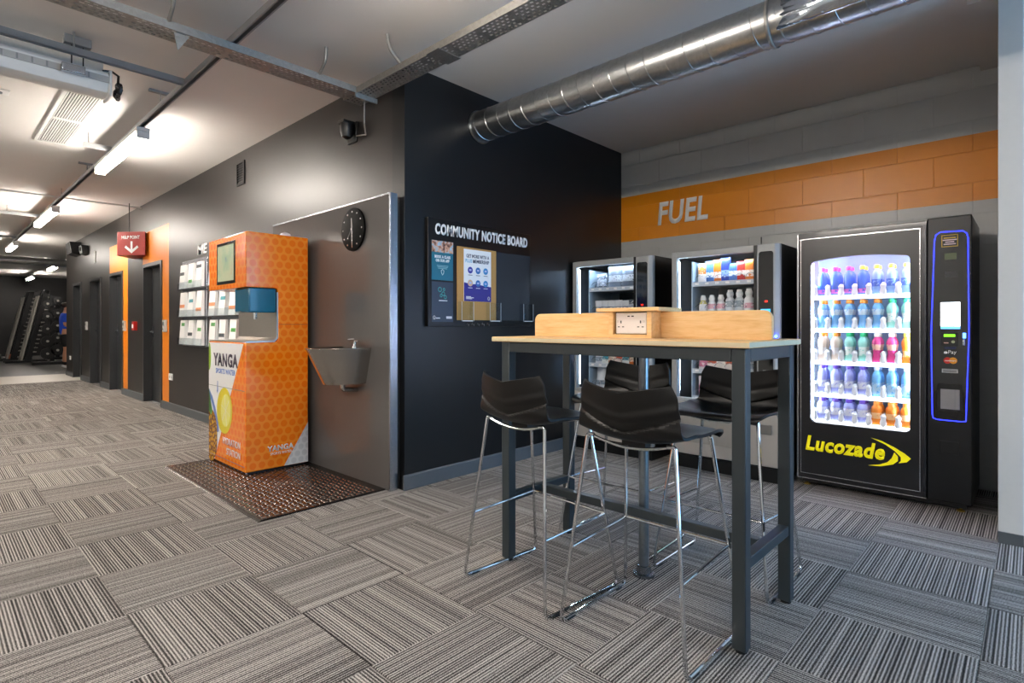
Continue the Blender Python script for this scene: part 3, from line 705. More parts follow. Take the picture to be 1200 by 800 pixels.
for k in range(6):
    a = k*math.pi/3+0.3; flat('segment_line', [(4.80+0.1*math.cos(a)-0.004, 0.47+0.128*math.sin(a)), (4.80+0.1*math.cos(a)+0.004, 0.47+0.128*math.sin(a)), (4.803, 0.47), (4.797, 0.47)], M['whitep'], 0.0023, lem)
pin = flat('pineapple_picture', ell(5.13, 0.23, 0.15, 0.22, lo=4.99), m_pineapple(), 0.0019)
flat('pineapple_leaf', [(5.184, 0.43), (5.184, 0.62), (5.14, 0.52), (5.10, 0.44), (5.13, 0.40)], mat('leaf_green', '3f7a2c', 0.4), 0.0021, pin)
flat('lime_picture', ell(5.18, 0.90, 0.045, 0.12), mat('lime_green', '94c11f', 0.3), 0.0016)
flat('splash_picture', [(5.18, 0.62), (5.10, 0.56), (5.03, 0.47), (4.97, 0.36), (4.95, 0.28), (4.99, 0.27), (5.03, 0.36), (5.08, 0.46), (5.14, 0.53), (5.184, 0.56)], mat('water_blue', '5a80c8', 0.3), 0.0014)
flat('droplet_picture', [(4.985, 0.70), (4.975, 0.70), (4.97, 0.62), (4.985, 0.595), (5.0, 0.62), (4.992, 0.62)], bl, 0.0016)
box(HX0-0.0022, HX0, 4.42, HY1-0.002, 0.655, 0.658).build('panel_joint', M['skirt'], hs); box(HX0-0.0022, HX0, 4.42, HY1-0.002, 0.07, 0.073).build('panel_joint', M['skirt'], hs)
# right side corner graphic
MB().prism([(HX1-0.002, 0.034), (2.0, 0.034), (HX1-0.002, 0.36)], 'y', HY0-0.0015, HY0+0.001).build('pale_corner_graphic', M['greydots'], hs, smooth=False)
text('lettering', 'YANGA', (1.865, HY0-0.0012, 0.165), (1, 0, 0), (0, 0, 1), 0.215, 0.045, M['whitep'], hs, bold=0.04, depth=0.001, label='white YANGA lettering on the side')
text('lettering', 'SPORTS WATER', (1.89, HY0-0.0012, 0.135), (1, 0, 0), (0, 0, 1), 0.175, 0.02, M['whitep'], hs, bold=0.02, depth=0.001, label='white SPORTS WATER lettering on the side')
tag(MB().lathe([(0.05, 0), (0.05, 0.015), (0.035, 0.04), (0.005, 0.05)], (2.08, 4.55, HZ1)).build('dome_cap', M['whitep'], hs), 'white dome on top')

# tread mat
mt = thing('tread_mat', 'dark brown studded metal tread mat under the orange machine', 'mat', (1.81, 4.26, 0.0))
mx0, mx1, my0, my1 = 1.372, 2.245, 3.335, 5.19
MB().prism([(mx0-0.012, 0.0), (mx1, 0.0), (mx1, 0.011), (mx0+0.012, 0.011)], 'y', my0, my1).build('plate', M['tread'], mt, bevel=0.003)
mb = MB(); p = 0.040; nx = int((mx1-mx0-0.05)/p); ny = int((my1-my0-0.05)/p)
for i in range(nx):
    for j in range(ny):
        cx, cy = mx0+0.035+i*p, my0+0.03+j*p; a = 0.0165; b = 0.0085
        if (i+j) % 2: a, b = b, a
        if HX0+0.04 < cx < 2.18 and HY0+0.04 < cy < HY1-0.04: continue
        vs = [(cx-a, cy-b, 0.011), (cx+a, cy-b, 0.011), (cx+a, cy+b, 0.011), (cx-a, cy+b, 0.011), (cx-a*0.6, cy-b*0.5, 0.0155), (cx+a*0.6, cy-b*0.5, 0.0155), (cx+a*0.6, cy+b*0.5, 0.0155), (cx-a*0.6, cy+b*0.5, 0.0155)]
        mb.add(vs, [(4, 5, 6, 7), (0, 1, 5, 4), (1, 2, 6, 5), (2, 3, 7, 6), (3, 0, 4, 7)])
st = mb.build('raised_studs', mat('highlight_stud_metal', '8a7c72', 0.25, 0.8, vary=0.2), mt, smooth=False); st['kind'] = 'stuff'  # stud colour lighter than the plate, painting in the bright highlights

# gloss splash panel
PX = 2.25
pn = thing('splash_panel', 'tall dark gloss splash panel with aluminium edge behind the drinking fountain', 'panel', (PX+0.03, 4.25, 0))
box(PX, PX+0.055, 3.297, 5.18, 0.0, 2.085).build('panel', M['glassdark'], pn, smooth=False)
box(PX-0.003, PX+0.062, 3.282, 3.297, 0.0, 2.10).build('edge_trim', M['alu'], pn, bevel=0.002)
box(PX-0.003, PX+0.062, 3.297, 5.18, 2.085, 2.10).build('top_trim', M['alu'], pn, bevel=0.002)
box(PX+0.062, XL-0.0005, 3.300, 5.17, 0.0, 2.07).build('core', M['door'], pn, smooth=False)
# clock
ck = thing('wall_clock', 'round black wall clock with silver hands on the splash panel', 'clock', (PX, 3.75, 1.73))
CY, CZ = 3.75, 1.89
MB().lathe([(0.150, 0), (0.163, -0.006), (0.163, -0.018), (0.155, -0.022)], (PX, CY, CZ), 'x', 48).build('face', mat('black_clock_face', '040404', 0.6, vary=0.1, spec=0.1), ck)
for k in range(12):
    a = R(k*30); MB().lathe([(0.006, 0), (0.006, -0.001)], (PX-0.022, CY-0.132*math.sin(a), CZ+0.132*math.cos(a)), 'x', 8).build('hour_mark', M['silverline'], ck)
def hand(ang, ln, wd, x, tail=0.03):
    a = R(ang); d = Vector((0, -math.sin(a), math.cos(a))); s = Vector((0, math.cos(a), math.sin(a))); c = Vector((x, CY, CZ))
    pts = [c-d*tail-s*wd, c-d*tail+s*wd, c+d*ln+s*wd*0.6, c+d*ln-s*wd*0.6]
    ex = Vector((-0.0015, 0, 0)); return MB().add(pts+[q+ex for q in pts], [(0, 1, 2, 3), (7, 6, 5, 4), (0, 4, 5, 1), (1, 5, 6, 2), (2, 6, 7, 3), (3, 7, 4, 0)])
hand(-5, 0.085, 0.006, PX-0.0235).build('hour_hand', M['silverline'], ck); hand(178, 0.125, 0.005, PX-0.0255).build('minute_hand', M['silverline'], ck); hand(220, 0.09, 0.0015, PX-0.0275).build('second_hand', M['silverline'], ck)
MB().lathe([(0.01, 0), (0.01, -0.008)], (PX-0.022, CY, CZ), 'x', 12).build('hub', M['silverline'], ck)
# drinking fountain
df = thing('drinking_fountain', 'stainless steel drinking fountain basin fixed to the splash panel', 'drinking fountain', (PX, 3.73, 0.735))
FYc, FA, FB = 3.735, 0.215, 0.385
def basin(u, v):
    # u 0..1 bottom to rim (outside), v 0..1 around the half ellipse
    k = 0.66+0.34*u; a = math.pi*v
    return (PX-0.001-FB*k*math.sin(a), FYc+FA*k*math.cos(a), 0.735+0.262*u)
mb = MB(); mb.grid(basin, 10, 40)
nv = 40; k0 = 0.66
ring = [basin(0, j/nv) for j in range(nv+1)]; mb.add(ring, [tuple(range(nv+1))])
def rim(u, v):
    a = math.pi*v; k = 1.0+0.012-0.14*u; return (PX-0.001-FB*k*math.sin(a), FYc+FA*k*math.cos(a), 0.997+0.004*math.sin(u*3.14))
mb.build('basin', M['steel'], df)
mb = MB(); mb.grid(rim, 4, 40)
mb.grid(lambda u, v: (PX-0.001-FB*(0.87-0.55*u)*math.sin(math.pi*v), FYc+FA*(0.87-0.55*u)*math.cos(math.pi*v), 0.997-0.14*math.sin(u*1.57)), 8, 40)
mb.add([(PX-0.001-FB*0.32*math.sin(math.pi*j/40), FYc+FA*0.32*math.cos(math.pi*j/40), 0.857) for j in range(41)], [tuple(range(41))])
mb.build('bowl', M['steel'], df, solid=0.002)
tp = MB().lathe([(0.02, 0), (0.02, 0.008), (0.012, 0.02), (0.011, 0.04)], (PX-0.09, 3.60, 0.998)).tube(fillet([(PX-0.09, 3.60, 1.03), (PX-0.09, 3.60, 1.065), (PX-0.135, 3.62, 1.06)], 0.015), 0.007).build('bubbler_tap', M['chrome'], df)
box(PX-0.10, PX-0.08, 3.55, 3.59, 1.045, 1.055).build('lever', M['chrome'], tp, bevel=0.003)
MB().tube(fillet([(PX-0.12, FYc-0.02, 0.735), (PX-0.12, FYc-0.02, 0.69), (PX, FYc-0.02, 0.68)], 0.03), 0.018).build('waste_pipe', M['steel'], df)

# ================================================================== NOTICE BOARD
nb = thing('notice_board', 'black community notice board with posters on the dark wall', 'notice board', (3.08, YN, 1.155))
BX0, BX1, BZ0, BZ1, BY = 2.52, 3.645, 1.155, 1.955, 3.205
box(BX0, BX1, BY, YN, BZ0, BZ1).build('board', M['vblack'], nb, bevel=0.003)
text('lettering', 'COMMUNITY NOTICE BOARD', (2.585, BY-0.0005, 1.835), (1, 0, 0), (0, 0, 1), 1.02, 0.085, M['whitep'], nb, bold=0.045, shear=0.06, depth=0.002, label='white COMMUNITY NOTICE BOARD heading')
pk = mat('slate_board', '23262b', 0.6)
box(3.225, 3.635, BY-0.004, BY, 1.205, 1.765).build('dark_panel', pk, nb, bevel=0.002)
box(2.795, 3.215, BY-0.008, BY, 1.205, 1.77).build('cork_panel', M['cork'], nb, bevel=0.002)
# teal poster
tp1 = thing('poster', 'teal app poster with a photograph in the upper left of the notice board', 'poster', (2.655, BY-0.003, 1.50))
box(2.553, 2.757, BY-0.003, BY-0.0004, 1.50, 1.79).build('sheet', mat('teal_print', '1b6a80', 0.4), tp1)
box(2.553, 2.757, BY-0.0042, BY-0.003, 1.705, 1.79).build('photo', m_photo(), tp1)
text('lettering', 'BOOK A CLASS', (2.58, BY-0.003, 1.662), (1, 0, 0), (0, 0, 1), 0.15, 0.022, M['whitep'], tp1, bold=0.05)
text('lettering', 'ON OUR APP', (2.59, BY-0.003, 1.634), (1, 0, 0), (0, 0, 1), 0.13, 0.022, M['whitep'], tp1, bold=0.05)
for k in range(3): box(2.60+0.006*k, 2.71-0.006*k, BY-0.0036, BY-0.003, 1.605-k*0.010, 1.609-k*0.010).build('text_line', mat('pale_teal', '9cc4cc', 0.5), tp1)
mb = MB(); mb.tube([(2.645, BY-0.004, 1.552), (2.64, BY-0.004, 1.57), (2.652, BY-0.004, 1.58), (2.667, BY-0.004, 1.57), (2.662, BY-0.004, 1.548), (2.652, BY-0.004, 1.538)], 0.002, 4, closed=True); mb.build('emblem', M['whitep'], tp1)
tp2 = thing('poster', 'dark blue poster with a small teal emblem in the lower left of the notice board', 'poster', (2.655, BY-0.003, 1.19))
box(2.553, 2.757, BY-0.003, BY-0.0004, 1.19, 1.487).build('sheet', mat('slate_blue_print', '2c3a4c', 0.3), tp2)
mb = MB()
for cx, cz, r in ((2.628, 1.43, 0.016), (2.66, 1.40, 0.014), (2.68, 1.375, 0.012), (2.64, 1.385, 0.010), (2.668, 1.432, 0.009)):
    mb.tube([(cx+r*math.cos(2*math.pi*k/10), BY-0.0038, cz+r*math.sin(2*math.pi*k/10)) for k in range(10)], 0.003, 4, closed=True)
mb.build('emblem', mat('emblem_teal', '2f9a9a', 0.4), tp2)
for a, b, z in ((2.62, 2.70, 1.345), (2.59, 2.63, 1.215), (2.69, 2.745, 1.215), (2.69, 2.745, 1.225)): box(a, b, BY-0.0036, BY-0.003, z, z+0.006).build('text_line', M['whitep'], tp2)
mb = MB().tube([(2.57, BY-0.004, 1.21), (2.566, BY-0.004, 1.228), (2.575, BY-0.004, 1.236), (2.585, BY-0.004, 1.226), (2.58, BY-0.004, 1.21)], 0.0018, 4, closed=True); mb.build('emblem', M['whitep'], tp2)
# white and purple poster
tp3 = thing('poster', 'white and purple membership poster pinned on the cork panel', 'poster', (3.0, BY-0.01, 1.35))
box(2.86, 3.153, BY-0.011, BY-0.0082, 1.352, 1.755).build('sheet', M['whitep'], tp3)
pu = mat('purple_print', '2e2a86', 0.4); pu2 = mat('navy_letter', '2a2c4c', 0.4)
MB().prism([(2.86, 1.352), (3.153, 1.352), (3.153, 1.472), (3.08, 1.478), (2.99, 1.488), (2.94, 1.486), (2.86, 1.497)], 'y', BY-0.0118, BY-0.011).build('purple_area', pu, tp3, smooth=False)
text('lettering', 'GET MORE WITH A', (2.885, BY-0.011, 1.690), (1, 0, 0), (0, 0, 1), 0.245, 0.028, pu2, tp3, bold=0.02)
text('lettering', 'PLUS', (2.875, BY-0.011, 1.652), (1, 0, 0), (0, 0, 1), 0.07, 0.028, mat('sky_letter', '6fb6d8', 0.4), tp3, bold=0.02)
text('lettering', 'MEMBERSHIP', (2.955, BY-0.011, 1.652), (1, 0, 0), (0, 0, 1), 0.175, 0.028, pu2, tp3, bold=0.02)
for r in range(2):
    for c in range(3):
        cx, cz = 2.925+c*0.083, 1.594-r*0.1
        ic = MB().lathe([(0.026, 0), (0.026, -0.001)], (cx, BY-0.0116, cz), 'y', 20).build('icon', [mat('icon_purple', '3c3aa0', 0.4), mat('icon_blue', '2f6fb4', 0.4), mat('icon_cyan', '3a90cc', 0.4), mat('icon_peach', 'd6b69a', 0.4)][3 if (r == 1 and c == 0) else c], tp3)
        box(cx-0.011, cx+0.011, BY-0.0135, BY-0.0125, cz-0.006, cz+0.008).build('icon_mark', mat('icon_pale', 'b9c4ea', 0.4), ic)
        box(cx-0.022, cx+0.022, BY-0.0128, BY-0.0119, cz-0.04, cz-0.036).build('text_line', pu2 if r == 0 else M['whitep'], tp3)
for z, wd in ((1.385, 0.05), (1.377, 0.08), (1.369, 0.06)): box(2.882, 2.882+wd, BY-0.0125, BY-0.0118, z, z+0.005).build('text_line', M['whitep'], tp3)
MB().tube([(3.12, BY-0.0125, 1.365), (3.115, BY-0.0125, 1.385), (3.126, BY-0.0125, 1.393), (3.136, BY-0.0125, 1.383), (3.132, BY-0.0125, 1.367)], 0.0018, 4, closed=True).build('emblem', M['whitep'], tp3)
for x, lab in ((2.80, 'left clear acrylic leaflet holder on the cork panel'), (3.10, 'middle clear acrylic leaflet holder at the edge of the cork panel'), (3.50, 'right clear acrylic leaflet holder on the dark panel')):
    t = thing('leaflet_holder', lab, 'leaflet holder', (x+0.06, BY-0.04, 1.195), 'clear holders on the notice board')
    mb = MB(); mb.box(x, x+0.125, BY-0.052, BY-0.049, 1.195, 1.345); mb.box(x, x+0.003, BY-0.049, BY-0.0085, 1.195, 1.345); mb.box(x+0.122, x+0.125, BY-0.049, BY-0.0085, 1.195, 1.345); mb.box(x, x+0.125, BY-0.049, BY-0.0085, 1.195, 1.198)
    mb.build('pocket', M['acrylic'], t, smooth=False)
    box(x+0.01, x+0.115, BY-0.0535, BY-0.0522, 1.196, 1.202).build('bottom_edge', M['whitep'], t)
    for xe in (x, x+0.1225): box(xe, xe+0.0025, BY-0.0545, BY-0.0522, 1.196, 1.345).build('painted_glint', mat('acrylic_glint_paint', 'c8d0d8', 0.2), t)  # pale strips paint in the glints along the pocket sides
for k in range(5):
    x = 2.90+k*0.055
    tag(MB().tube(fillet([(x, BY, 1.178), (x, BY-0.02, 1.175), (x, BY-0.022, 1.160), (x, BY-0.012, 1.158)], 0.006), 0.003, 6).lathe([(0.008, 0), (0.008, -0.003)], (x, BY, 1.178), 'y', 10).build('hook', M['chrome']), '%s small chrome hook from the left along the bottom of the notice board' % ORD[k], 'hook', 'hooks on the notice board')
# ================================================================== BAR TABLE
tb = thing('bar_table', 'tall bar table with a pale wooden top and dark grey metal frame', 'table', (2.25, 1.35, 0))
TZ = 1.108
box(1.96, 2.54, 0.715, 1.98, TZ-0.024, TZ).build('table_top', M['wood'], tb, bevel=0.003)
box(1.9595, 2.5405, 0.7145, 1.9805, TZ-0.021, TZ-0.004).build('edge_band', mat('pale_edge_band', 'd8c9a8', 0.4), tb)
LX = ((1.98, 2.03), (2.47, 2.52)); LY = ((0.735, 0.785), (1.88, 1.93)); zt = TZ-0.024
for x0, x1 in LX:
    for y0, y1 in LY:
        lg = box(x0, x1, y0, y1, 0.012, zt-0.0005).build('leg', M['tblgrey'], tb, bevel=0.004)
        MB().lathe([(0.02, 0), (0.022, 0.012)], ((x0+x1)/2, (y0+y1)/2, 0.0), seg=14).build('foot', M['boot'], lg)
for x0, x1 in LX: box(x0, x1, 0.786, 1.879, zt-0.05, zt-0.0005).build('apron_rail', M['tblgrey'], tb, bevel=0.003)
for y0, y1 in LY: 
    box(2.031, 2.469, y0, y1, zt-0.05, zt-0.0005).build('apron_rail', M['tblgrey'], tb, bevel=0.003)
    box(2.031, 2.469, y0+0.005, y1-0.005, 0.29, 0.33).build('end_stretcher', M['tblgrey'], tb, bevel=0.003)
box(2.23, 2.27, 0.781, 1.884, 0.29, 0.33).build('long_stretcher', M['tblgrey'], tb, bevel=0.003)
# upstand with rounded corners and socket box
ux0, ux1 = 2.25, 2.272
pts = [(0.735, TZ), (1.945, TZ), (1.945, 1.19)] + [(1.91+0.035*math.cos(R(a)), 1.19+0.035*math.sin(R(a))) for a in (15, 30, 45, 60, 75, 90)] + [(0.77+0.035*math.cos(R(a)), 1.19+0.035*math.sin(R(a))) for a in (90, 105, 120, 135, 150, 165)] + [(0.735, 1.19)]
MB().prism(pts, 'x', ux0, ux1).build('upstand', M['wood'], tb, bevel=0.002)
bx0, bx1 = 2.165, 2.357
sb = box(bx0-0.012, bx1+0.012, 1.165, 1.485, 1.226, 1.244).build('socket_box_lid', M['wood'], tb, bevel=0.003)
for xa, xb in ((bx0, ux0-0.0005), (ux1+0.0005, bx1)):
    for ya, yb in ((1.205, 1.228), (1.40, 1.423)): box(xa, xb, ya, yb, TZ+0.0005, 1.2255).build('box_side', M['wood'], tb, bevel=0.0015)
    box(xa, xb, 1.2285, 1.3995, TZ+0.0005, 1.124).build('box_shelf', M['wood'], tb)
sk = box(bx0+0.012, bx0+0.022, 1.236, 1.392, 1.127, 1.222).build('socket_plate', M['pinkwhite'], tb, bevel=0.003)
box(bx0+0.022, bx0+0.024, 1.2285, 1.3995, 1.1245, 1.2255).build('recess_back', M['blackpl'], tb)
for y in (1.305, 1.325): box(bx0+0.0108, bx0+0.0122, y-0.006, y+0.006, 1.203, 1.208).build('usb_slot', M['blackpl'], sk)
for y in (1.265, 1.365):
    for dy, z, a, b in ((0, 1.180, 0.003, 0.006), (-0.011, 1.158, 0.005, 0.0022), (0.011, 1.158, 0.005, 0.0022)): box(bx0+0.0108, bx0+0.0122, y+dy-a/1, y+dy+a/1, z-b, z+b).build('pin_hole', M['skirt'], sk)
for y in (1.250, 1.380): box(bx0+0.009, bx0+0.0122, y-0.005, y+0.005, 1.176, 1.188).build('rocker_switch', mat('switch_rocker', 'd8d2d0', 0.4), sk)
# power pole
pl = MB().lathe([(0.0235, 0.03), (0.0235, zt-0.001)], (2.31, 1.325, 0), seg=24).build('power_pole', m_galv('galvanised_pole', '8f979c', 0.3), tb)
MB().lathe([(0.05, 0.0), (0.05, 0.012), (0.034, 0.016), (0.032, 0.045), (0.0236, 0.048)], (2.31, 1.325, 0), seg=24).build('floor_flange', M['galv'], pl)

# ================================================================== STOOLS
def make_stool():
    t = thing('bar_stool', 'x', 'stool', (0, 0, 0), 'black bar stools at the tall table')
    # shell: profile points (x forward, z up) from the front edge of the seat to the top of the back
    pf = [(0.205, 0.748), (0.19, 0.760), (0.13, 0.757), (0.05, 0.744), (-0.04, 0.734), (-0.11, 0.737), (-0.16, 0.756), (-0.19, 0.79), (-0.205, 0.835), (-0.216, 0.885), (-0.226, 0.935)]
    hw = [0.195, 0.215, 0.225, 0.228, 0.228, 0.225, 0.220, 0.214, 0.208, 0.203, 0.198]
    n = len(pf)
    def cat(arr, t):
        k = min(int(t), n-2); f = t-k
        g = lambda i: arr[max(0, min(n-1, i))]
        a, b, c, d = g(k-1), g(k), g(k+1), g(k+2)
        return 0.5*((2*b)+(-a+c)*f+(2*a-5*b+4*c-d)*f*f+(-a+3*b-3*c+d)*f**3)
    px = [p[0] for p in pf]; pz = [p[1] for p in pf]
    def shell(u, v):
        tt = u*(n-1); s = (v-0.5)*2
        x, z, h = cat(px, tt), cat(pz, tt), cat(hw, tt)
        back = max(0, min(1, (u-0.5)/0.25)); mid = max(0, 1-abs(u-0.45)/0.4)
        fr = max(0, 1-u/0.25)
        x += back*0.055*s*s*(0.6+0.4*u)                         # the back wraps round the sitter
        z += mid*0.045*abs(s)**2.2*(1-0.5*back)                  # seat dished
        z -= fr*0.012*abs(s)**2
        x -= fr*0.03*abs(s)**3
        z += 0.034*(abs(s)-0.35)*max(0, (u-0.72)/0.28)   # V shaped top edge
        uc = 0.66+0.13*abs(s); below = max(0, min(1, (uc-u)/0.012+0.5))*max(0, min(1, (u-0.45)/0.15)); x -= 0.011*below   # chevron crease: the lower back stands proud
        uc2 = 0.80+0.06*abs(s); x -= 0.004*max(0, 1-abs(u-uc2)/0.04)
        e = 1-0.10*max(0, (u-0.93)/0.07)*abs(s)**6 if u > 0.93 else 1
        return (x, s*h*e, z)
    o = MB().grid(shell, 90, 36).build('seat_shell', M['shell'], t, solid=0.011)
    md = o.modifiers.new('bevel', 'BEVEL'); md.width = 0.0025; md.segments = 2; md.limit_method = 'ANGLE'; md.angle_limit = R(50)
    r = 0.0074
    def leg_top(sx, sy): return Vector((0.125 if sx > 0 else -0.150, 0.185*sy, 0.745))
    for sy in (-1, 1):
        fb = Vector((0.235, 0.262*sy, r)); rb = Vector((-0.225, 0.262*sy, r))
        MB().tube(fillet([leg_top(1, sy)+Vector((0, -0.03*sy, 0.0)), leg_top(1, sy), fb, rb, leg_top(-1, sy), leg_top(-1, sy)+Vector((0, -0.03*sy, -0.004))], 0.03, 6), r, 10).build('sled_leg', M['chrome'], t)
        def on(p, q, z): k = (z-p.z)/(q.z-p.z); return p+(q-p)*k
        A = on(leg_top(-1, sy), rb, 0.300); B = on(leg_top(1, sy), fb, 0.325)
        MB().tube([A, B], 0.0052, 8).build('side_stretcher', M['chrome'], t)
        for p in (fb+Vector((-0.06, 0, 0)), rb+Vector((0.06, 0, 0))):
            box(p.x-0.02, p.x+0.02, p.y-0.008, p.y+0.008, 0, 0.008).build('glide', M['boot'], t)
    A = on(leg_top(1, -1), Vector((0.235, -0.262, r)), 0.325); B = on(leg_top(1, 1), Vector((0.235, 0.262, r)), 0.325)
    MB().tube([A, B], 0.006, 8).build('footrest', M['chrome'], t)
    for sx in (1, -1):
        a, b = leg_top(sx, -1), leg_top(sx, 1); dip = -0.030 if sx < 0 else -0.020
        MB().tube([a.lerp(b, k/12)+Vector((0, 0, dip*math.sin(math.pi*k/12))) for k in range(1, 12)], 0.0058, 8).build('cross_bar', M['chrome'], t)
    for x in (-0.10, 0.08): box(x-0.02, x+0.02, -0.05, 0.05, 0.715, 0.733).build('seat_mount', M['blackpl'], t)
    return t
st0 = make_stool()
SPOTS = [(1.925, 1.64, -5, 'black bar stool with chrome sled legs, near side of the table, left one'),
         (1.93, 1.08, -1, 'black bar stool with chrome sled legs, nearest the camera, right one on the near side'),
         (2.635, 1.065, 180, 'black bar stool on the far side of the table, nearest the drinks machine'),
         (2.66, 1.66, 182, 'black bar stool on the far side of the table behind the galvanised pole')]
for i, (x, y, a, lab) in enumerate(SPOTS):
    o = st0 if i == 0 else copy_tree(st0)
    o.location = (x, y, 0); o.rotation_euler.z = R(a); o['label'] = lab

# ================================================================== SNACK MACHINES
led_cool = m_emit('cool_led_strip', 'cfe6ff', 70.0)
SX0, SX1 = 4.27, 5.05; SH = 1.765; SW = 0.845
wire = mat('coil_wire', 'c9ced4', 0.25, 0.9)
def coil_mesh():
    mb = MB(); pts = []
    for k in range(5*10+1):
        a = 2*math.pi*k/10; pts.append((0.30*k/50, 0.034*math.cos(a), 0.036+0.034*math.sin(a)))
    return mb.tube(pts, 0.0022, 4).mesh('coil', wire)
COIL = coil_mesh()
def snack_machine(y1, label):
    y0 = y1-SW; t = thing('snack_machine', label, 'vending machine', ((SX0+SX1)/2, (y0+y1)/2, 0), 'snack vending machines')
    gy0, gy1 = y1-0.655, y1-0.045     # glass opening
    gz0, gz1 = 0.575, SH-0.05
    # cabinet: sides, back, top, bottom
    mb = MB(); mb.box(SX0+0.05, SX1, y0, y0+0.02, 0.10, SH); mb.box(SX0+0.05, SX1, y1-0.02, y1, 0.10, SH); mb.box(SX1-0.02, SX1, y0+0.02, y1-0.02, 0.10, SH)
    mb.box(SX0+0.05, SX1-0.02, y0+0.02, y1-0.02, SH-0.03, SH); mb.box(SX0+0.05, SX1-0.02, y0+0.02, y1-0.02, 0.10, 0.53); mb.box(SX0+0.05, SX1-0.02, gy0-0.012, gy0-0.001, 0.53, SH-0.03)
    mb.build('cabinet', M['vblack'], t, smooth=False)
    box(SX1-0.20, SX1-0.19, gy0, y1-0.02, 0.53, SH-0.03).build('interior_back', mat('machine_interior', '1c2026', 0.5), t)
    # door frame
    mb = MB(); fx = SX0+0.05
    mb.box(SX0, fx, gy1, y1, gz0-0.03, SH); mb.box(SX0, fx, gy0-0.008, gy1, gz1, SH); mb.box(SX0, fx, gy0-0.008, gy1, gz0-0.03, gz0)
    mb.build('door_frame', M['vgrey'], t, bevel=0.004)
    box(SX0+0.012, SX0+0.016, gy0-0.004, gy1, gz0, gz1).build('glass_pane', M['pane'], t, smooth=False)
    box(SX0+0.001, SX0+0.05, gy0-0.03, gy0-0.009, gz0-0.03, SH-0.002).build('glass_edge_strip', M['vblack'], t)
    # control column
    cc = MB().prism([(SX0+0.05, y0), (SX0+0.012, y0), (SX0-0.014, y0+0.025), (SX0-0.014, gy0-0.045), (SX0+0.002, gy0-0.031), (SX0+0.05, gy0-0.031)], 'z', gz0-0.03, SH).build('control_column', M['vgrey'], t, bevel=0.004)
    MB().prism(rrect(y0+0.036, gy0-0.05, gz0+0.0, SH-0.055, 0.02), 'x', SX0-0.018, SX0-0.0135).build('black_fascia', M['vgloss'], cc, bevel=0.002)
    box(SX0-0.0195, SX0-0.0175, y0+0.05, y0+0.11, 0.80, 0.835).build('coin_slot_label', M['alu'], cc)
    box(SX0-0.0195, SX0-0.0175, y0+0.055, y0+0.125, 1.235, 1.285).build('price_display', led('cyan_display', '3aa0e0', 1.6), cc)
    box(SX0-0.0195, SX0-0.0175, y0+0.075, y0+0.095, 1.335, 1.347).build('red_indicator', led('red_led', 'ff2010', 2.5), cc)
    for r in range(4):
        for c in range(3): box(SX0-0.0195, SX0-0.0175, y0+0.055+c*0.024, y0+0.072+c*0.024, 1.04+r*0.026, 1.058+r*0.026).build('key', M['blackpl'], cc)
    # lower front
    lf = box(SX0, SX0+0.05, y0, y1, 0.12, gz0-0.031).build('lower_front', M['vbeige'], t, bevel=0.004)
    MB().prism(rrect(gy0+0.04, gy1-0.04, 0.22, 0.46, 0.02), 'x', SX0-0.006, SX0-0.0002).build('delivery_flap', mat('flap_beige', 'a29c94', 0.45), lf, bevel=0.003)
    box(SX0-0.012, SX0-0.0002, y0+0.05, y0+0.13, 0.36, 0.43).build('coin_return', mat('return_cup', '7e7a74', 0.4), lf, bevel=0.004)
    box(SX0+0.03, SX1-0.02, y0+0.02, y1-0.02, 0.0, 0.10).build('plinth', M['blackpl'], t)
    # lights
    box(SX0+0.052, SX0+0.066, gy1+0.004, gy1+0.016, gz0+0.03, gz1-0.02).build('light_strip', led_cool, t)
    box(SX0+0.055, SX0+0.075, gy0+0.02, gy1-0.02, gz1+0.004, gz1+0.012).build('light_strip', led_cool, t)
    box(SX0+0.06, SX1-0.20, gy1-0.11, gy1-0.10, gz0, gz1-0.03).build('lane_divider', mat('pale_divider', '9fb2c2', 0.4), t)
    for z in (1.505, 1.27, 1.035, 0.80, 0.58):
        sh = box(SX0+0.07, SX1-0.20, gy0+0.002, gy1-0.11, z-0.014, z-0.004).build('shelf', mat('shelf_grey', '8c98a4', 0.35, 0.3), t)
        box(SX0+0.055, SX0+0.0695, gy0+0.002, gy1-0.11, z-0.024, z+0.012).build('shelf_front', mat('shelf_edge', 'c2ccd6', 0.4), sh)
        for k in range(6):
            c = bpy.data.objects.new('coil', COIL); COL.objects.link(c); c.parent = sh; c.location = (SX0+0.075-OFF[sh.name][0], gy0+0.045+k*(gy1-0.11-gy0-0.06)/5.4-OFF[sh.name][1], z-0.003)
            tk = box(SX0+0.0535, SX0+0.0548, gy0+0.03+k*0.083, gy0+0.06+k*0.083, z-0.012, z+0.004).build('price_tag', M['whitep'], sh)
    return t, y0, y1, gy0, gy1
snm1 = snack_machine(3.215, 'black snack vending machine in the corner of the alcove, beside the notice board wall')
snm2 = snack_machine(2.19, 'black snack vending machine in the middle, left of the big drinks machine')
tag(MB().tube([(4.5, 1.55, SH), (4.5, 1.55, SH+0.09)], 0.004, 6).build('antenna', M['blackpl'], snm2[0]), None)
ld = MB().sphere((SX0-0.017, 1.362, 1.085), 0.012, 6, 10).build('blue_indicator', led('blue_led', '2030ff', 40.0), snm2[0])

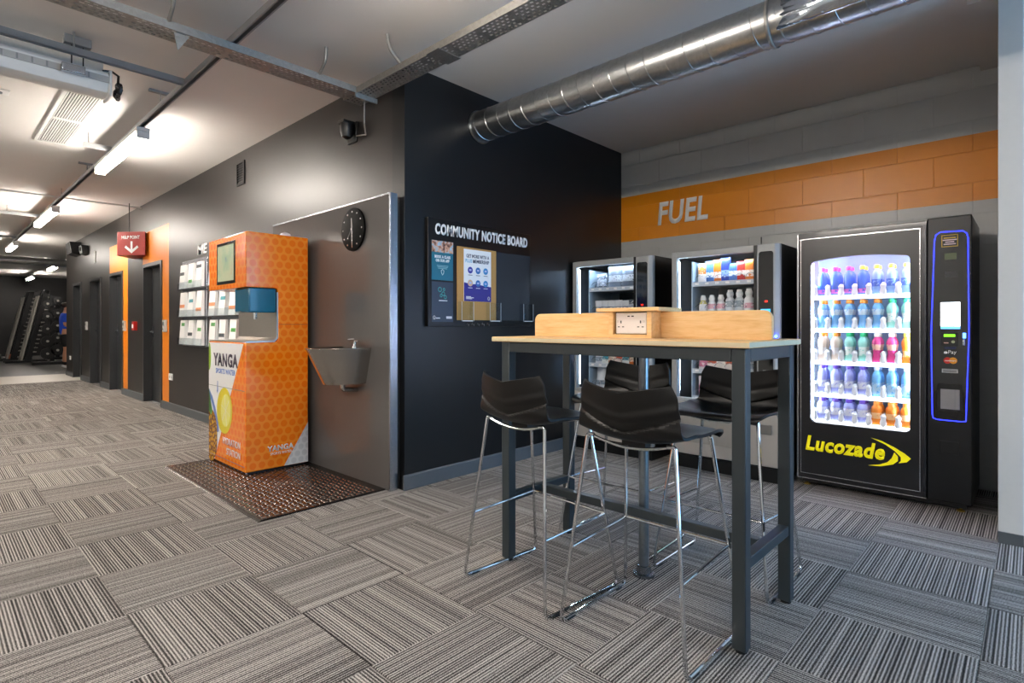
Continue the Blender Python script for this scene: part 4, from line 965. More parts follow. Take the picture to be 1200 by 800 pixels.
# ---- goods
GM = {}
def two_tone(a, b, cutlo, cuthi, rough=0.3, third=None):
    key = (a, b, cutlo, cuthi, third)
    if key in GM: return GM[key]
    k = NT('pack_%s_%s' % (a, b)); x, y, z = k.sep(k.coord('Object'))
    f = k.between(z, cutlo, cuthi); c = k.mix(f, lin(a), lin(b))
    nz = k.noise(k.coord('Object'), 70, 3)
    c = k.mix(k.math('GREATER_THAN', nz, 0.6), c, lin(third or a))
    k.setc(c); k.b.inputs['Roughness'].default_value = rough; GM[key] = k.m; return k.m
BAGC = {}
def bag_mesh(w_, h_, d_, m):
    key = (w_, h_, d_, m.name)
    if key in BAGC: return BAGC[key]
    def f(sgn):
        def g(u, v):
            s = (u-0.5)*2; q = (v-0.5)*2
            puff = max(0, (1-abs(q)**3.0))*max(0, (1-s*s))**0.5
            crimp = 0.0 if abs(q) > 0.88 else 1
            wd = w_/2*(1-0.06*max(0, 1-abs(q)))
            return (sgn*(d_/2*puff*crimp+0.001)+0.0012*math.sin(14*s+5*q), s*wd, h_*v)
        return g
    mb = MB().grid(f(1), 8, 12).grid(f(-1), 8, 12); BAGC[key] = mb.mesh('snack_bag', m); return BAGC[key]
def lathe_mesh(name, prof, m, seg=14): return MB().lathe(prof, (0, 0, 0), 'z', seg).mesh(name, m)
def put(name, me, loc, label, cat, group, tilt=0):
    o = bpy.data.objects.new(name, me); COL.objects.link(o); o.location = loc; o.rotation_euler = (0, tilt, 0)
    return tag(o, label, cat, group)
SHZ = (1.505, 1.27, 1.035, 0.80, 0.58); ROWN = ('top', 'second', 'third', 'fourth', 'bottom')
def lanes(gy0, gy1, n): 
    a, b = gy1-0.11-0.03, gy0+0.03; return [a+(b-a)*(k+0.5)/n for k in range(n)]
def cup_profile(h, r): return [(r*0.72, 0), (r*0.95, h*0.06), (r, h*0.35), (r*0.86, h*0.62), (r*0.55, h*0.74), (r*0.62, h*0.8), (r*0.72, h*0.9), (r*0.6, h)]
# left machine
_, y0, y1, gy0, gy1 = snm1
def fill(gy0, gy1, spec, which):
    for r, items in enumerate(spec):
        n = len(items); ys = lanes(gy0, gy1, n)
        for k, it in enumerate(items):
            kind, args = it[0], it[1:]
            lab0 = '%s from left, %s shelf of %s snack machine' % (ORD[k], ROWN[r], which)
            if kind == 'bag':
                w_, h_, d_, m, col, tilt = args
                put('snack_bag', bag_mesh(w_, h_, d_, m), (SX0+0.115, ys[k], SHZ[r]-0.002), '%s snack bag, %s' % (col, lab0), 'snack', 'snacks in the %s machine' % which, tilt)
            else:
                h, rad, m, mcap, col = args
                t = thing('drink_pot', '%s bottle, %s' % (col, lab0), 'bottle', (SX0+0.115, ys[k], SHZ[r]-0.002), 'snacks in the %s machine' % which)
                o = bpy.data.objects.new('body', POT(h, rad, m)); COL.objects.link(o); o.parent = t
                c = bpy.data.objects.new('cap', CAP(rad*0.52, mcap)); COL.objects.link(c); c.parent = t; c.location = (0, 0, h)
PC = {}
def POT(h, r, m):
    key = ('p', h, r, m.name)
    if key not in PC: PC[key] = lathe_mesh('body', cup_profile(h, r), m)
    return PC[key]
def CAP(r, m):
    key = ('c', r, m.name)
    if key not in PC: PC[key] = lathe_mesh('cap', [(r, 0), (r, 0.012), (r*0.85, 0.017)], m, 12)
    return PC[key]
tt = two_tone
silv = tt('6d7886', 'c8d2de', 0.06, 0.12); silv2 = tt('56606e', 'aab6c6', 0.03, 0.09, third='e8eef4'); wht = tt('d8dee6', '8fa0b4', 0.03, 0.07)
orw = tt('e8e4e0', 'e08a30', 0.08, 0.14); tealw = tt('e8eef0', '4aa0b8', 0.05, 0.10); redw = tt('efe4e0', 'd05a3a', 0.06, 0.12); blu = tt('4a78b8', 'e4ecf4', 0.05, 0.09); org = tt('e27a20', 'f4e8da', 0.04, 0.09)
dblu = tt('1e3a9a', '8fb0e8', 0.05, 0.10); red = tt('b8261e', 'e8dcd0', 0.05, 0.09); grn = tt('48a068', 'e8f0e4', 0.05, 0.1); pink = tt('f0e8ec', 'd880a0', 0.03, 0.10)
def bg(w_, h_, d_, m, col, tilt=0.0): return ('bag', w_*1.12, min(h_*1.08, 0.205), d_*1.15, m, col, tilt)
fill(gy0, gy1, [
 [bg(0.10, 0.135, 0.05, silv2, 'small silver'), bg(0.135, 0.20, 0.07, silv, 'large silver'), bg(0.135, 0.205, 0.07, silv, 'large silver')],
 [bg(0.07, 0.12, 0.035, wht, 'pale grey') for _ in range(4)]+[bg(0.07, 0.115, 0.035, wht, 'white'), bg(0.07, 0.12, 0.035, silv2, 'grey')],
 [bg(0.07, 0.13, 0.03, m, c) for m, c in ((orw, 'orange and white'), (tealw, 'teal and white'), (redw, 'red and white'), (redw, 'red and white'), (tealw, 'teal and white'), (orw, 'orange and white'))],
 [bg(0.066, 0.125, 0.028, m, c) for m, c in ((wht, 'white'), (tealw, 'teal and white'), (org, 'orange'), (redw, 'red and white'), (tealw, 'teal and white'), (org, 'orange'))],
 [bg(0.085, 0.19, 0.03, m, c, 0.12) for m, c in ((wht, 'white'), (tealw, 'tall teal and white'), (tealw, 'tall teal and white'), (orw, 'tall orange and white'))]], 'corner')
_, y0, y1, gy0, gy1 = snm2
whitecup = mat('white_bottle', 'e8ecee', 0.35); ycap = mat('olive_cap', 'a8a040', 0.4); wcap = mat('white_cap', 'f0f2f4', 0.3)
def pt(h, r, m, c, col): return ('pot', h, r, m, c, col)
potA = tt('eef0f2', 'c8c470', 0.07, 0.10); potB = tt('eef0f2', 'e0a8b8', 0.03, 0.07); potC = tt('dde4ea', '9aa8b4', 0.04, 0.09, third='f0f2f4')
fill(gy0, gy1, [
 [bg(0.07, 0.155, 0.035, orw, 'orange topped white'), bg(0.068, 0.17, 0.035, blu, 'blue'), bg(0.068, 0.175, 0.03, org, 'orange'), bg(0.075, 0.185, 0.03, dblu, 'dark blue'), bg(0.07, 0.14, 0.04, blu, 'pale blue'), bg(0.07, 0.15, 0.04, red, 'red'), bg(0.07, 0.16, 0.04, org, 'orange and white')],
 [pt(0.125, 0.036, potA, wcap, 'white and yellow'), pt(0.125, 0.036, potB, wcap, 'white and pink'), pt(0.125, 0.036, potB, wcap, 'white and pink'), pt(0.16, 0.038, potC, wcap, 'tall white and grey'), pt(0.16, 0.038, potC, wcap, 'tall white and grey'), pt(0.165, 0.040, potB, wcap, 'tall white and pink')],
 [bg(0.068, 0.13, 0.03, m, c) for m, c in ((redw, 'red and white'), (orw, 'orange and white'), (wht, 'white'), (grn, 'green'), (blu, 'blue'), (red, 'red'))],
 [bg(0.07, 0.12, 0.035, m, c) for m, c in ((pink, 'pink and white'), (redw, 'red and white'), (orw, 'orange and white'), (redw, 'red and white'), (wht, 'white'), (wht, 'pale grey'))],
 [bg(0.085, 0.16, 0.05, m, c) for m, c in ((pink, 'pink and white'), (pink, 'pink and white'), (wht, 'white'), (silv, 'silver'), (blu, 'blue'))]], 'middle')

# ================================================================== DRINKS MACHINE
LX0, LX1, LY0, LY1, LZ0, LZ1 = 4.40, 5.05, 0.272, 1.262, 0.05, 1.84
lm = thing('drinks_machine', 'tall black drinks vending machine with a brightly lit window of bottles', 'vending machine', (4.72, 0.767, 0))
DY0 = 0.495        # door / column joint
gy0, gy1, gz0, gz1 = 0.583, 1.172, 0.468, 1.625
mb = MB(); mb.box(LX0+0.04, LX1, LY0, LY0+0.03, LZ0, LZ1); mb.box(LX0+0.04, LX1, LY1-0.02, LY1, LZ0, LZ1); mb.box(LX1-0.02, LX1, LY0+0.03, LY1-0.02, LZ0, LZ1)
mb.box(LX0+0.04, LX1-0.02, LY0+0.03, LY1-0.02, LZ1-0.03, LZ1); mb.box(LX0+0.04, LX1-0.02, LY0+0.03, LY1-0.02, LZ0, 0.40); mb.box(LX0+0.04, LX1-0.02, DY0-0.01, DY0+0.01, 0.40, LZ1-0.03)
mb.build('cabinet', M['vblack'], lm, smooth=False)
# door with a rounded arched window: ring of quads between outline and window
N = 12
win = []
for k in range(N+1): 
    s = k/N; win.append((gy0+0.03+(gy1-gy0-0.06)*s, gz1+0.022*math.sin(math.pi*s)))     # top, right -> left
def crn(cy, cz, r, a0, a1): return [(cy+r*math.cos(R(a0+(a1-a0)*k/4)), cz+r*math.sin(R(a0+(a1-a0)*k/4))) for k in range(5)]
winpts = win[1:-1] + crn(gy1-0.03, gz1-0.03, 0.03, 80, 0) + crn(gy1-0.03, gz0+0.03, 0.03, 0, -90) + crn(gy0+0.03, gz0+0.03, 0.03, -90, -180) + crn(gy0+0.03, gz1-0.03, 0.03, 180, 100)
def ring(name, inner, y0, y1, z0, z1, xa, xb, m, parent):
    bm = bmesh.new(); off = OFF[parent.name]
    outer = [(y0, z0), (y1, z0), (y1, z1), (y0, z1)]
    def loop(pts): 
        vs = [bm.verts.new((xa-off[0], p[0]-off[1], p[1]-off[2])) for p in pts]
        return [bm.edges.new((vs[i], vs[(i+1) % len(vs)])) for i in range(len(vs))]
    e = loop(outer)+loop(inner); bmesh.ops.triangle_fill(bm, use_beauty=True, edges=e)
    ex = bmesh.ops.extrude_face_region(bm, geom=bm.faces[:])
    for g in ex['geom']:
        if isinstance(g, bmesh.types.BMVert): g.co.x += xb-xa
    bmesh.ops.recalc_face_normals(bm, faces=bm.faces); me = bpy.data.meshes.new(name); bm.to_mesh(me); bm.free(); me.materials.append(m)
    o = bpy.data.objects.new(name, me); COL.objects.link(o); o.parent = parent; OFF[o.name] = off; return o
dr = ring('door', winpts, DY0+0.002, LY1, 0.055, LZ1-0.012, LX0, LX0+0.04, mat('charcoal_door', '1b1b1d', 0.28, vary=0.06, coat=0.2), lm)
MB().prism(winpts, 'x', LX0+0.014, LX0+0.018).build('glass_pane', M['pane'], dr, smooth=False)
def line_frame(y0, y1, z0, z1, wd, x, name, parent, m):
    mb = MB(); mb.box(x-0.002, x+0.0005, y0, y0+wd, z0, z1); mb.box(x-0.002, x+0.0005, y1-wd, y1, z0, z1); mb.box(x-0.002, x+0.0005, y0+wd, y1-wd, z0, z0+wd); mb.box(x-0.002, x+0.0005, y0+wd, y1-wd, z1-wd, z1)
    return mb.build(name, m, parent, smooth=False)
line_frame(0.528, 1.238, 0.093, 1.79, 0.0045, LX0, 'silver_inner_line', dr, M['silverline'])
mb = MB(); mb.box(LX0-0.002, LX0+0.001, 1.252, 1.26, 0.056, LZ1-0.013); mb.box(LX0-0.002, LX0+0.001, DY0+0.003, 1.252, 0.056, 0.062); mb.build('silver_outer_line', M['silverline'], dr, smooth=False)
box(LX0-0.004, LX0-0.0005, DY0+0.004, DY0+0.018, 0.10, LZ1-0.03).build('door_edge_strip', mat('satin_grey_strip', '4c4c50', 0.25, 0.7), dr)
# logo
text('lettering', 'Lucozade', (LX0-0.0005, 1.205, 0.262), (0, -1, 0), (0, 0, 1), 0.485, 0.108, M['yellow'], dr, bold=0.04, shear=0.2, depth=0.0025, space=1.1, label='yellow italic Lucozade lettering')
def cres(P0, P1, P2, w0, w1, w2, n=14):
    up, dn = [], []
    for k in range(n+1):
        t = k/n; p = [P0[i]*(1-t)**2+P1[i]*2*t*(1-t)+P2[i]*t*t for i in (0, 1)]
        d = [2*(1-t)*(P1[i]-P0[i])+2*t*(P2[i]-P1[i]) for i in (0, 1)]; L_ = math.hypot(*d); nx, nz = -d[1]/L_, d[0]/L_
        w_ = w0*(1-t)**2+w1*4*t*(1-t)*0.5*2*0.5+w2*t*t
        up.append((p[0]+nx*w_, p[1]+nz*w_)); dn.append((p[0]-nx*w_, p[1]-nz*w_))
    return up+dn[::-1]
sw = [(0.80, 0.405), (0.74, 0.392), (0.67, 0.360), (0.61, 0.325), (0.578, 0.298), (0.60, 0.272), (0.645, 0.258), (0.632, 0.275), (0.632, 0.300), (0.665, 0.335), (0.72, 0.372)]
MB().prism(sw, 'x', LX0-0.003, LX0+0.0005).build('logo_swoosh', M['yellow'], dr, smooth=False)
sw2 = [(0.668, 0.325), (0.648, 0.300), (0.648, 0.272), (0.675, 0.245), (0.74, 0.222), (0.815, 0.216), (0.75, 0.232), (0.705, 0.255), (0.682, 0.285)]
MB().prism(sw2, 'x', LX0-0.003, LX0+0.0005).build('logo_swoosh', M['yellow'], dr, smooth=False)
# interior
ibx = LX1-0.28
box(ibx, ibx+0.01, gy0-0.05, gy1+0.04, 0.42, gz1+0.10).build('interior_back', mat('interior_pale_blue', '8fa8cc', 0.5), lm)
box(LX0+0.045, ibx, gy0-0.06, gy0-0.05, 0.42, gz1+0.1).build('interior_side', M['white'], lm); box(LX0+0.045, ibx, gy1+0.04, gy1+0.05, 0.42, gz1+0.1).build('interior_side', M['white'], lm)
led_pink = m_emit('pink_top_led', 'ffd8f0', 40.0)
led_drink = m_emit('bright_cool_led', 'd6e4ff', 80.0)
box(LX0+0.045, LX0+0.06, gy1-0.004, gy1+0.03, gz0, gz1).build('light_strip', led_drink, lm)
box(LX0+0.045, LX0+0.06, gy0-0.045, gy0-0.006, gz0, gz1).build('light_strip', led_drink, lm)
box(LX0+0.05, LX0+0.08, gy0, gy1, gz1+0.035, gz1+0.05).build('light_strip', led_pink, lm)
DSZ = (1.372, 1.138, 0.905, 0.672, 0.478)
shm = mat('white_shelf', 'e8eef6', 0.3, vary=0.02)
shelf_glow = m_emit('shelf_edge_glow', 'e6efff', 4.0)  # shelf fronts emit a pale glow that brightens the bottles
for z in DSZ:
    sh = box(LX0+0.065, ibx-0.001, gy0-0.045, gy1+0.035, z-0.014, z-0.002).build('shelf', shm, lm)
    box(LX0+0.05, LX0+0.0645, gy0-0.04, gy1+0.03, z-0.022, z+0.006).build('shelf_front', shelf_glow, sh)
    for k in range(8):
        yy = gy1-0.012-k*0.084
        MB().prism(rrect(LX0+0.055, LX0+0.30, z-0.001, z+0.085, 0.02), 'y', yy-0.0022, yy+0.0022).build('lane_divider', mat('frosted_divider', 'e4ecf6', 0.3), sh)
        MB().lathe([(0.018, 0), (0.021, 0.025), (0.015, 0.05), (0.019, 0.068), (0.006, 0.085)], (LX0+0.064, yy, z-0.001), seg=8).build('lane_pusher', mat('white_pusher', 'f2f6fa', 0.35), sh)
# bottles
def sport(h): return [(0.029, 0), (0.031, h*0.03), (0.030, h*0.14), (0.022, h*0.34), (0.025, h*0.5), (0.031, h*0.66), (0.029, h*0.76), (0.019, h*0.86), (0.013, h*0.9), (0.013, h*0.93)]
def plain(h): return [(0.029, 0), (0.031, h*0.03), (0.031, h*0.5), (0.031, h*0.66), (0.027, h*0.78), (0.016, h*0.88), (0.0125, h*0.91), (0.0125, h*0.94)]
def squat(h): return [(0.031, 0), (0.034, h*0.04), (0.034, h*0.45), (0.036, h*0.7), (0.03, h*0.86), (0.021, h*0.93), (0.02, h*0.96)]
def liquid(name, col, b=None, lo=0.06, hi=0.13): return tt(col, b or col, lo, hi, 0.12, col)
BL = dict(
 sport=(sport, 0.20), plain=(plain, 0.20), squat=(squat, 0.165))
caps = dict(orange=mat('orange_cap', 'e88a2a', 0.35), pink=mat('pink_cap', 'd83a90', 0.35), yellow=mat('yellow_cap', 'e8d040', 0.35), green=mat('green_cap', '18b070', 0.35), white=mat('pale_cap', 'e6e4dc', 0.35), purple=mat('purple_cap', '5a3aa8', 0.35), pale=mat('pale_blue_cap', 'cfe0f4', 0.35))
liq = dict(cobalt=liquid('a', '4f78e0', 'e07ad0', 0.02, 0.05), skyblue=liquid('b', '7ab8ee', 'd8ecfa', 0.10, 0.14), clear=liquid('c', 'b8cfe4', 'e6eef4', 0.05, 0.11), mint=liquid('d', 'a0e6da', 'eefaf6', 0.05, 0.11), pink=liquid('e', 'e04a90', 'f6c8b0', 0.09, 0.13), paleblue=liquid('f', '8fb4ea', '5a7ad8', 0.06, 0.11), cyan=liquid('g', '74bcf0', 'b4dcf8', 0.02, 0.10), orange=liquid('h', 'f08a2a', 'f8c488', 0.05, 0.09), lilac=liquid('i', 'a8b0ee', 'e6eafc', 0.05, 0.10), peach=liquid('j', 'f0e0d0', 'f8f4ee', 0.05, 0.10))
ROWS = [
 [('plain', 'cobalt', 'pink', 'deep blue bottle with a pink cap')]*3+[('plain', 'cobalt', 'yellow', 'deep blue bottle with a yellow cap')]+[('plain', 'paleblue', 'yellow', 'pale blue bottle with a yellow cap')]*3,
 [('sport', 'skyblue', 'orange', 'blue sports bottle with an orange cap')]*5+[('sport', 'mint', 'green', 'mint sports bottle with a green cap')]*2,
 [('sport', 'peach', 'orange', 'pale sports bottle with an orange cap')]*2+[('sport', 'mint', 'green', 'mint sports bottle with a green cap')]*2+[('sport', 'pink', 'white', 'pink sports bottle with a pale cap')]*2+[('sport', 'orange', 'yellow', 'orange sports bottle with a yellow cap')],
 [('plain', 'lilac', 'purple', 'clear lilac bottle with a purple cap')]*4+[('plain', 'cyan', 'pale', 'tall blue bottle with a pale cap')]*3,
 [('squat', 'lilac', 'purple', 'short lilac bottle with a purple cap')]*4+[('squat', 'orange', 'orange', 'squat orange bottle')]*3]
BM = {}
for r, row in enumerate(ROWS):
    for k, (shape, lq, cp, desc) in enumerate(row):
        fn, h = BL[shape]
        if r == 4: h = 0.150
        key = (shape, lq, h)
        if key not in BM: BM[key] = lathe_mesh('body', fn(h), liq[lq], 18)
        ck_ = ('cap', cp, shape)
        rc = 0.0215 if shape == 'squat' else 0.0175
        if ck_ not in BM: BM[ck_] = lathe_mesh('cap', [(rc, 0), (rc, 0.018), (rc*0.8, 0.026)], caps[cp], 14)
        y = gy1-0.054-k*0.084; z = DSZ[r]-0.001
        t = thing('drink_bottle', '%s, %s from left, %s shelf of drinks machine' % (desc, ORD[k], ROWN[r]), 'bottle', (LX0+0.098, y, z), 'bottles in the drinks machine')
        o = bpy.data.objects.new('body', BM[key]); COL.objects.link(o); o.parent = t
        c = bpy.data.objects.new('cap', BM[ck_]); COL.objects.link(c); c.parent = t; c.location = (0, 0, h*fn(1)[-1][1]-0.004)
        # the next bottle in the lane stands right behind
        t2 = thing('drink_bottle', '%s, behind the %s from left, %s drinks shelf' % (desc, ORD[k], ROWN[r]), 'bottle', (LX0+0.172, y, z), 'bottles in the drinks machine')
        o = bpy.data.objects.new('body', BM[key]); COL.objects.link(o); o.parent = t2
        c = bpy.data.objects.new('cap', BM[ck_]); COL.objects.link(c); c.parent = t2; c.location = (0, 0, h*fn(1)[-1][1]-0.004)
# control column
cc = box(LX0+0.001, LX0+0.04, LY0, DY0-0.002, 0.055, LZ1+0.005).build('control_column', M['vblack'], lm, bevel=0.006)
def col_pts(): return [(0.463, 0.578), (0.300, 0.575), (0.285, 1.10), (0.292, 1.72), (0.312, 1.745), (0.435, 1.752), (0.448, 1.735), (0.470, 1.10)]
cps = [(0.3, 0.59), (0.30, 0.575), (0.32, 0.57), (0.44, 0.57), (0.462, 0.578), (0.466, 0.60), (0.472, 1.10), (0.455, 1.70), (0.448, 1.735), (0.425, 1.752), (0.315, 1.747), (0.296, 1.73), (0.290, 1.70), (0.286, 1.10)]
MB().prism(cps, 'x', LX0-0.004, LX0+0.0015).build('gloss_fascia', M['vgloss'], cc, smooth=False)
MB().tube([(LX0-0.005, p[0], p[1]) for p in cps], 0.0032, 6, closed=True).build('blue_light_line', led('blue_outline', '2a35ff', 3.5), cc)
sx = LX0-0.0045
stk = box(sx-0.001, sx+0.0008, 0.338, 0.420, 1.655, 1.730).build('sticker', M['blackpl'], cc)
line_frame(0.338, 0.420, 1.655, 1.730, 0.004, sx-0.001, 'yellow_border', stk, mat('gold_print', 'c8a020', 0.4))
for k, (a, m_) in enumerate(((0.030, 'gold_print'), (0.035, 'pale_pink'), (0.022, 'pale_pink'), (0.030, 'pale_pink'))): box(sx-0.002, sx-0.0009, 0.379-a, 0.379+a, 1.708-k*0.013, 1.714-k*0.013).build('text_line', mat(m_, 'd8c0c8', 0.4), stk)
box(sx-0.001, sx+0.0008, 0.345, 0.405, 1.575, 1.615).build('info_plate', mat('olive_plate', '4c5a34', 0.3), cc)
box(sx-0.001, sx+0.0008, 0.340, 0.405, 1.465, 1.500).build('bank_note_slot', mat('slot_grey', '2e2e32', 0.3), cc)
box(sx-0.0015, sx+0.0008, 0.328, 0.424, 1.160, 1.308).build('touch_screen', led('white_screen', 'eaf2ff', 6.0), cc)
box(sx-0.0015, sx+0.0008, 0.328, 0.424, 1.142, 1.159).build('screen_footer', led('blue_footer', '5aa8e8', 2.0), cc)
cr = box(sx-0.004, sx+0.0008, 0.338, 0.422, 1.035, 1.120).build('card_reader', M['blackpl'], cc, bevel=0.003)
box(sx-0.0055, sx-0.0035, 0.352, 0.408, 1.093, 1.109).build('reader_display', led('green_display', '7ae020', 1.6), cr)
MB().lathe([(0.009, 0), (0.009, -0.003)], (sx-0.004, 0.362, 1.062), 'x', 14).build('reader_button', mat('pale_green_button', 'a8b090', 0.4), cr)
box(sx-0.0055, sx-0.0035, 0.385, 0.408, 1.052, 1.058).build('reader_mark', mat('red_white_mark', 'd8a098', 0.4), cr)
box(sx-0.005, sx+0.0008, 0.300, 0.316, 1.085, 1.118).build('coin_slot_light', led('blue_coin_light', '5aa0ff', 4.0), cc, bevel=0.002)
box(sx-0.007, sx+0.0008, 0.304, 0.318, 1.040, 1.080).build('return_lever', M['alu'], cc, bevel=0.003)
# payment marks
mb = MB()
for cy, cz, ry, rz in ((0.402, 0.994, 0.0065, 0.0075), (0.396, 0.994, 0.0065, 0.0075)): mb.prism([(cy+ry*math.cos(2*math.pi*k/14), cz+rz*math.sin(2*math.pi*k/14)) for k in range(14)], 'x', sx-0.0015-0.0004*(cy < 0.4), sx)
mb.prism([(0.398, 1.002), (0.394, 1.008), (0.396, 1.003)], 'x', sx-0.0015, sx); mb.build('payment_mark', M['whitep'], cc, smooth=False)
text('lettering', 'Pay', (sx-0.0002, 0.386, 0.981), (0, -1, 0), (0, 0, 1), 0.040, 0.028, M['whitep'], cc, bold=0.0, depth=0.001, label='white Pay lettering')
for cy, m_, d in ((0.390, mat('red_disc', 'd02a20', 0.4), 0.001), (0.362, mat('amber_disc', 'e89a20', 0.4), 0.0016)):
    MB().lathe([(0.020, 0), (0.020, -d)], (sx, cy, 0.945), 'x', 24).build('payment_disc', m_, cc)
text('lettering', 'mastercard', (sx-0.0018, 0.404, 0.940), (0, -1, 0), (0, 0, 1), 0.056, 0.010, M['whitep'], cc, bold=0.02, depth=0.0008)
MB().prism([(0.41, 1.030), (0.345, 1.030), (0.352, 1.016), (0.402, 1.016)], 'x', sx-0.001, sx+0.0008).build('blue_mark', mat('dark_blue_mark', '1a2450', 0.4), cc, smooth=False)
pl2 = box(sx-0.001, sx+0.0008, 0.338, 0.418, 0.868, 0.892).build('text_plate', mat('plate_grey', 'b8b8bc', 0.3, 0.5), cc)
for k in range(2): box(sx-0.002, sx-0.0009, 0.345, 0.412, 0.873+k*0.009, 0.877+k*0.009).build('text_line', M['blackpl'], pl2)
dh = MB().prism(rrect(0.318, 0.440, 0.625, 0.80, 0.012), 'x', sx-0.001, sx+0.0008).build('delivery_hatch', M['blackpl'], cc)
box(sx-0.003, sx-0.0008, 0.33, 0.425, 0.64, 0.765).build('hatch_flap', mat('hatch_flap_grey', '9a9a9e', 0.2, 0.4), dh, bevel=0.002)
box(sx-0.004, sx-0.0029, 0.352, 0.354, 0.64, 0.765).build('flap_joint', M['skirt'], dh)
box(LX0-0.003, LX0+0.002, 0.335, 0.430, 0.36, 0.44).build('lower_lock_plate', M['blackpl'], cc, bevel=0.004)
box(LX0+0.03, LX1-0.02, LY0+0.03, LY1-0.03, 0.025, 0.0499).build('base', M['blackpl'], lm)
for y in (0.33, 1.21):
    for x in (LX0+0.06, LX1-0.06): MB().lathe([(0.022, 0), (0.022, 0.008), (0.008, 0.012), (0.008, 0.026)], (x, y, 0), seg=12).build('levelling_foot', mat('brass_foot', 'b89a4a', 0.35, 0.8), lm)

# ================================================================== GYM BEYOND
def gym_rack(x, y, label):
    t = thing('gym_rack', label, 'gym machine', (x, y, 0), 'gym racks by the far black wall')
    mg = mat('rack_black', '1a1b1d', 0.35, 0.3); mp = mat('rack_pale_peg', '9a9890', 0.4)
    for k, dy in enumerate((0, 0.5)):
        pts = lambda a: [(x+a, 0.06), (x+a+0.16, 0.06), (x+a+0.62, 2.28), (x+a+0.46, 2.28)]
        up = MB().prism(pts(0), 'y', y+dy, y+dy+0.10).build('inclined_upright', mg, t, bevel=0.008)
        rail_ = MB().prism([(x-0.10, 0.06), (x-0.05, 0.06), (x+0.37, 2.1), (x+0.32, 2.1)], 'y', y+dy+0.02, y+dy+0.08).build('guide_rod', mp, t)
        for q in range(14):
            s = 0.12+q*0.06; px_, pz_ = x+0.16+0.46*s, 0.06+2.22*s
            MB().tube([(px_-0.02, y+dy-0.002, pz_), (px_+0.07, y+dy-0.002, pz_)], 0.018, 6).build('peg', mp, up)
        box(x-0.45, x+0.55, y+dy, y+dy+0.10, 0.0, 0.07).build('base_foot', mg, t, bevel=0.006)
    box(x+0.50, x+0.58, y, y+0.6, 2.2, 2.28).build('top_bar', mg, t); 
    MB().tube([(x+0.30, y-0.5, 1.15), (x+0.30, y+1.1, 1.15)], 0.02, 8).build('barbell', M['chrome'], t)
    return t
gym_rack(1.98, 24.3, 'left black inclined gym rack with pale pegs by the far wall')
gym_rack(2.20, 22.9, 'right black inclined gym rack with pale pegs, nearer the man in blue')
def plate_tree(x, y, label):
    t = thing('plate_stand', label, 'weight stand', (x, y, 0), 'weight stands in the gym')
    mg = mat('rack_black', '1a1b1d', 0.35); 
    box(x-0.05, x+0.05, y-0.05, y+0.05, 0.06, 2.1).build('post', mg, t); box(x-0.3, x+0.5, y-0.3, y+0.3, 0.0, 0.06).build('base', mg, t)
    for k in range(5):
        z = 0.35+k*0.38
        for s in (-1, 1):
            p = MB().lathe([(0.17-0.015*k, 0), (0.17-0.015*k, 0.05*-1)], (x+s*0.12, y-0.06, z+0.1*s*0.5), 'y', 18).build('weight_plate', mat('plate_black', '141415', 0.4), t)
            MB().lathe([(0.035, 0), (0.035, -0.05)], (x+s*0.12, y-0.11, z+0.1*s*0.5), 'y', 10).build('hub', mat('hub_pale', 'b8b6b0', 0.3, 0.6), p)
plate_tree(2.75, 22.0, 'left black stand of weight plates with pale hubs behind the man in blue')
plate_tree(3.25, 24.8, 'right black stand of weight plates with pale hubs behind the man in blue')
t = thing('dumbbell', 'small weights lying on the gym floor by the far wall', 'weights', (1.75, 24.6, 0.0))
MB().lathe([(0.11, 0), (0.11, 0.16)], (1.62, 24.6, 0.11), 'x', 14).build('weight_disc', M['blackpl'], t); MB().lathe([(0.11, 0), (0.11, 0.16)], (1.92, 24.6, 0.11), 'x', 14).build('weight_disc', mat('faded_orange', 'b0603a', 0.5), t); MB().tube([(1.60, 24.6, 0.11), (2.1, 24.6, 0.11)], 0.02, 8).build('handle', M['chrome'], t)
tag(box(2.2, 3.4, 21.2, 21.5, 0.0, 0.09).build('floor_beam', mat('rack_black', '1a1b1d', 0.35), bevel=0.01), 'low dark steel beam on the gym floor behind the man in blue', 'beam')

# person standing in the gym, seen half behind the wall end
def skin_mesh(name, pts, edges, root, m, parent, lv=2):
    me = bpy.data.meshes.new(name); off = OFF[parent.name]
    me.from_pydata([(p[0], p[1], p[2]) for p in pts], edges, []); me.materials.append(m)
    o = bpy.data.objects.new(name, me); COL.objects.link(o); o.parent = parent
    md = o.modifiers.new('skin', 'SKIN'); md.use_smooth_shade = True
    for k, p in enumerate(pts):
        sv = me.skin_vertices[0].data[k]; r = p[3]; sv.radius = r if isinstance(r, tuple) else (r, r); sv.use_root = (k == root)
    s = o.modifiers.new('subdivision', 'SUBSURF'); s.levels = lv; s.render_levels = lv
    return o
pp = thing('person', 'person in a blue T-shirt and black shorts standing half hidden by the wall end', 'person', (2.70, 19.3, 0))
sk_ = mat('skin', 'c08a6c', 0.5); shirt = mat('blue_tshirt', '1a4fd0', 0.8); shorts = mat('black_shorts', '101012', 0.8); hair = mat('dark_brown_hair', '2a1a12', 0.7); shoe = mat('white_shoe', 'dcdcd8', 0.6)
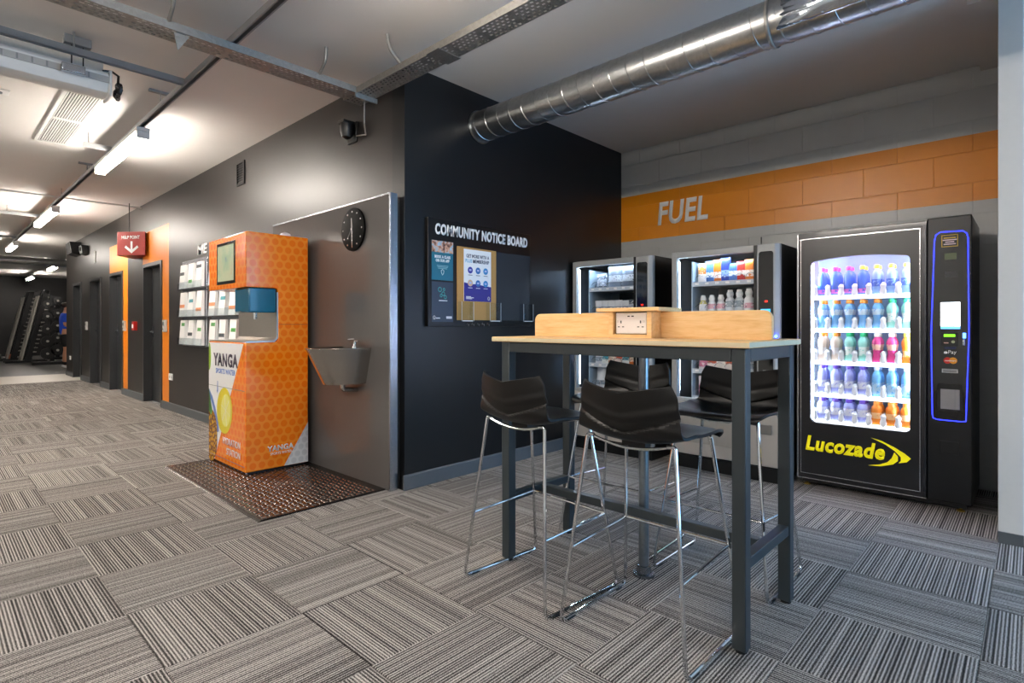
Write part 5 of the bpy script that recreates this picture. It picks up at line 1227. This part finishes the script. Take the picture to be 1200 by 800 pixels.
# local frame: faces +x
P = [(0, 0, 0.95, 0.14), (0.0, 0, 1.15, (0.12, 0.15)), (-0.02, 0, 1.38, (0.12, 0.18)), (-0.01, 0, 1.50, 0.06), (0.02, 0, 1.58, 0.055), (0.03, 0, 1.67, (0.095, 0.08)), (0.03, 0, 1.75, 0.07),
     (0, -0.09, 0.86, 0.09), (0.02, -0.11, 0.50, 0.065), (-0.01, -0.12, 0.34, 0.058), (-0.02, -0.12, 0.09, 0.04), (0.13, -0.13, 0.045, 0.035),
     (0, 0.09, 0.86, 0.09), (0.03, 0.11, 0.50, 0.065), (0.0, 0.12, 0.34, 0.058), (-0.01, 0.12, 0.09, 0.04), (0.14, 0.13, 0.045, 0.035),
     (-0.02, -0.19, 1.42, 0.06), (-0.05, -0.25, 1.16, 0.045), (0.16, -0.20, 1.12, 0.034), (0.22, -0.17, 1.13, 0.03), (0.28, -0.15, 1.13, 0.018),
     (-0.02, 0.19, 1.42, 0.06), (-0.05, 0.25, 1.16, 0.045), (0.16, 0.20, 1.12, 0.034), (0.22, 0.17, 1.13, 0.03), (0.28, 0.15, 1.13, 0.018)]
Ed = [(0, 1), (1, 2), (2, 3), (3, 4), (4, 5), (5, 6), (0, 7), (7, 8), (8, 9), (9, 10), (10, 11), (0, 12), (12, 13), (13, 14), (14, 15), (15, 16), (2, 17), (17, 18), (18, 19), (19, 20), (20, 21), (2, 22), (22, 23), (23, 24), (24, 25), (25, 26)]
skin_mesh('body', P, Ed, 0, sk_, pp)
SP = [(0, 0, 0.86, 0.16), (0.0, 0, 1.15, (0.15, 0.175)), (-0.02, 0, 1.38, (0.145, 0.205)), (-0.01, 0, 1.49, 0.085), (-0.02, -0.19, 1.42, 0.085), (-0.045, -0.235, 1.22, 0.075), (-0.02, 0.19, 1.42, 0.085), (-0.045, 0.235, 1.22, 0.075)]
skin_mesh('tshirt', SP, [(0, 1), (1, 2), (2, 3), (2, 4), (4, 5), (2, 6), (6, 7)], 0, shirt, pp)
HP = [(0, 0, 1.04, 0.15), (0, -0.09, 0.84, 0.115), (0.02, -0.11, 0.55, 0.10), (0, 0.09, 0.84, 0.115), (0.03, 0.11, 0.55, 0.10)]
skin_mesh('shorts', HP, [(0, 1), (1, 2), (0, 3), (3, 4)], 0, shorts, pp)
mb = MB().sphere((0.01, 0, 1.715), (0.105, 0.09, 0.085), 10, 14); mb.build('hair', hair, pp, off=(0, 0, 0))
for s in (-1, 1): 
    MB().sphere((0.06, 0.125*s, 0.045), (0.14, 0.05, 0.05), 8, 12).build('shoe', shoe, pp, off=(0, 0, 0)); MB().lathe([(0.05, 0), (0.047, 0.08)], (-0.015, 0.12*s, 0.09)).build('sock', shorts, pp, off=(0, 0, 0))
for s in (-1, 1):
    MB().sphere((0.115, 0.032*s, 1.66), 0.010, 5, 8).build('eye', mat('eye_dark', '18120e', 0.3), pp, off=(0, 0, 0)); MB().sphere((0.03, 0.085*s, 1.65), (0.022, 0.012, 0.03), 6, 8).build('ear', sk_, pp, off=(0, 0, 0))
MB().sphere((0.128, 0, 1.635), (0.018, 0.013, 0.02), 6, 8).build('nose', sk_, pp, off=(0, 0, 0)); MB().sphere((0.113, 0, 1.60), (0.010, 0.022, 0.006), 5, 8).build('mouth', mat('lip', '9a5a4c', 0.5), pp, off=(0, 0, 0))
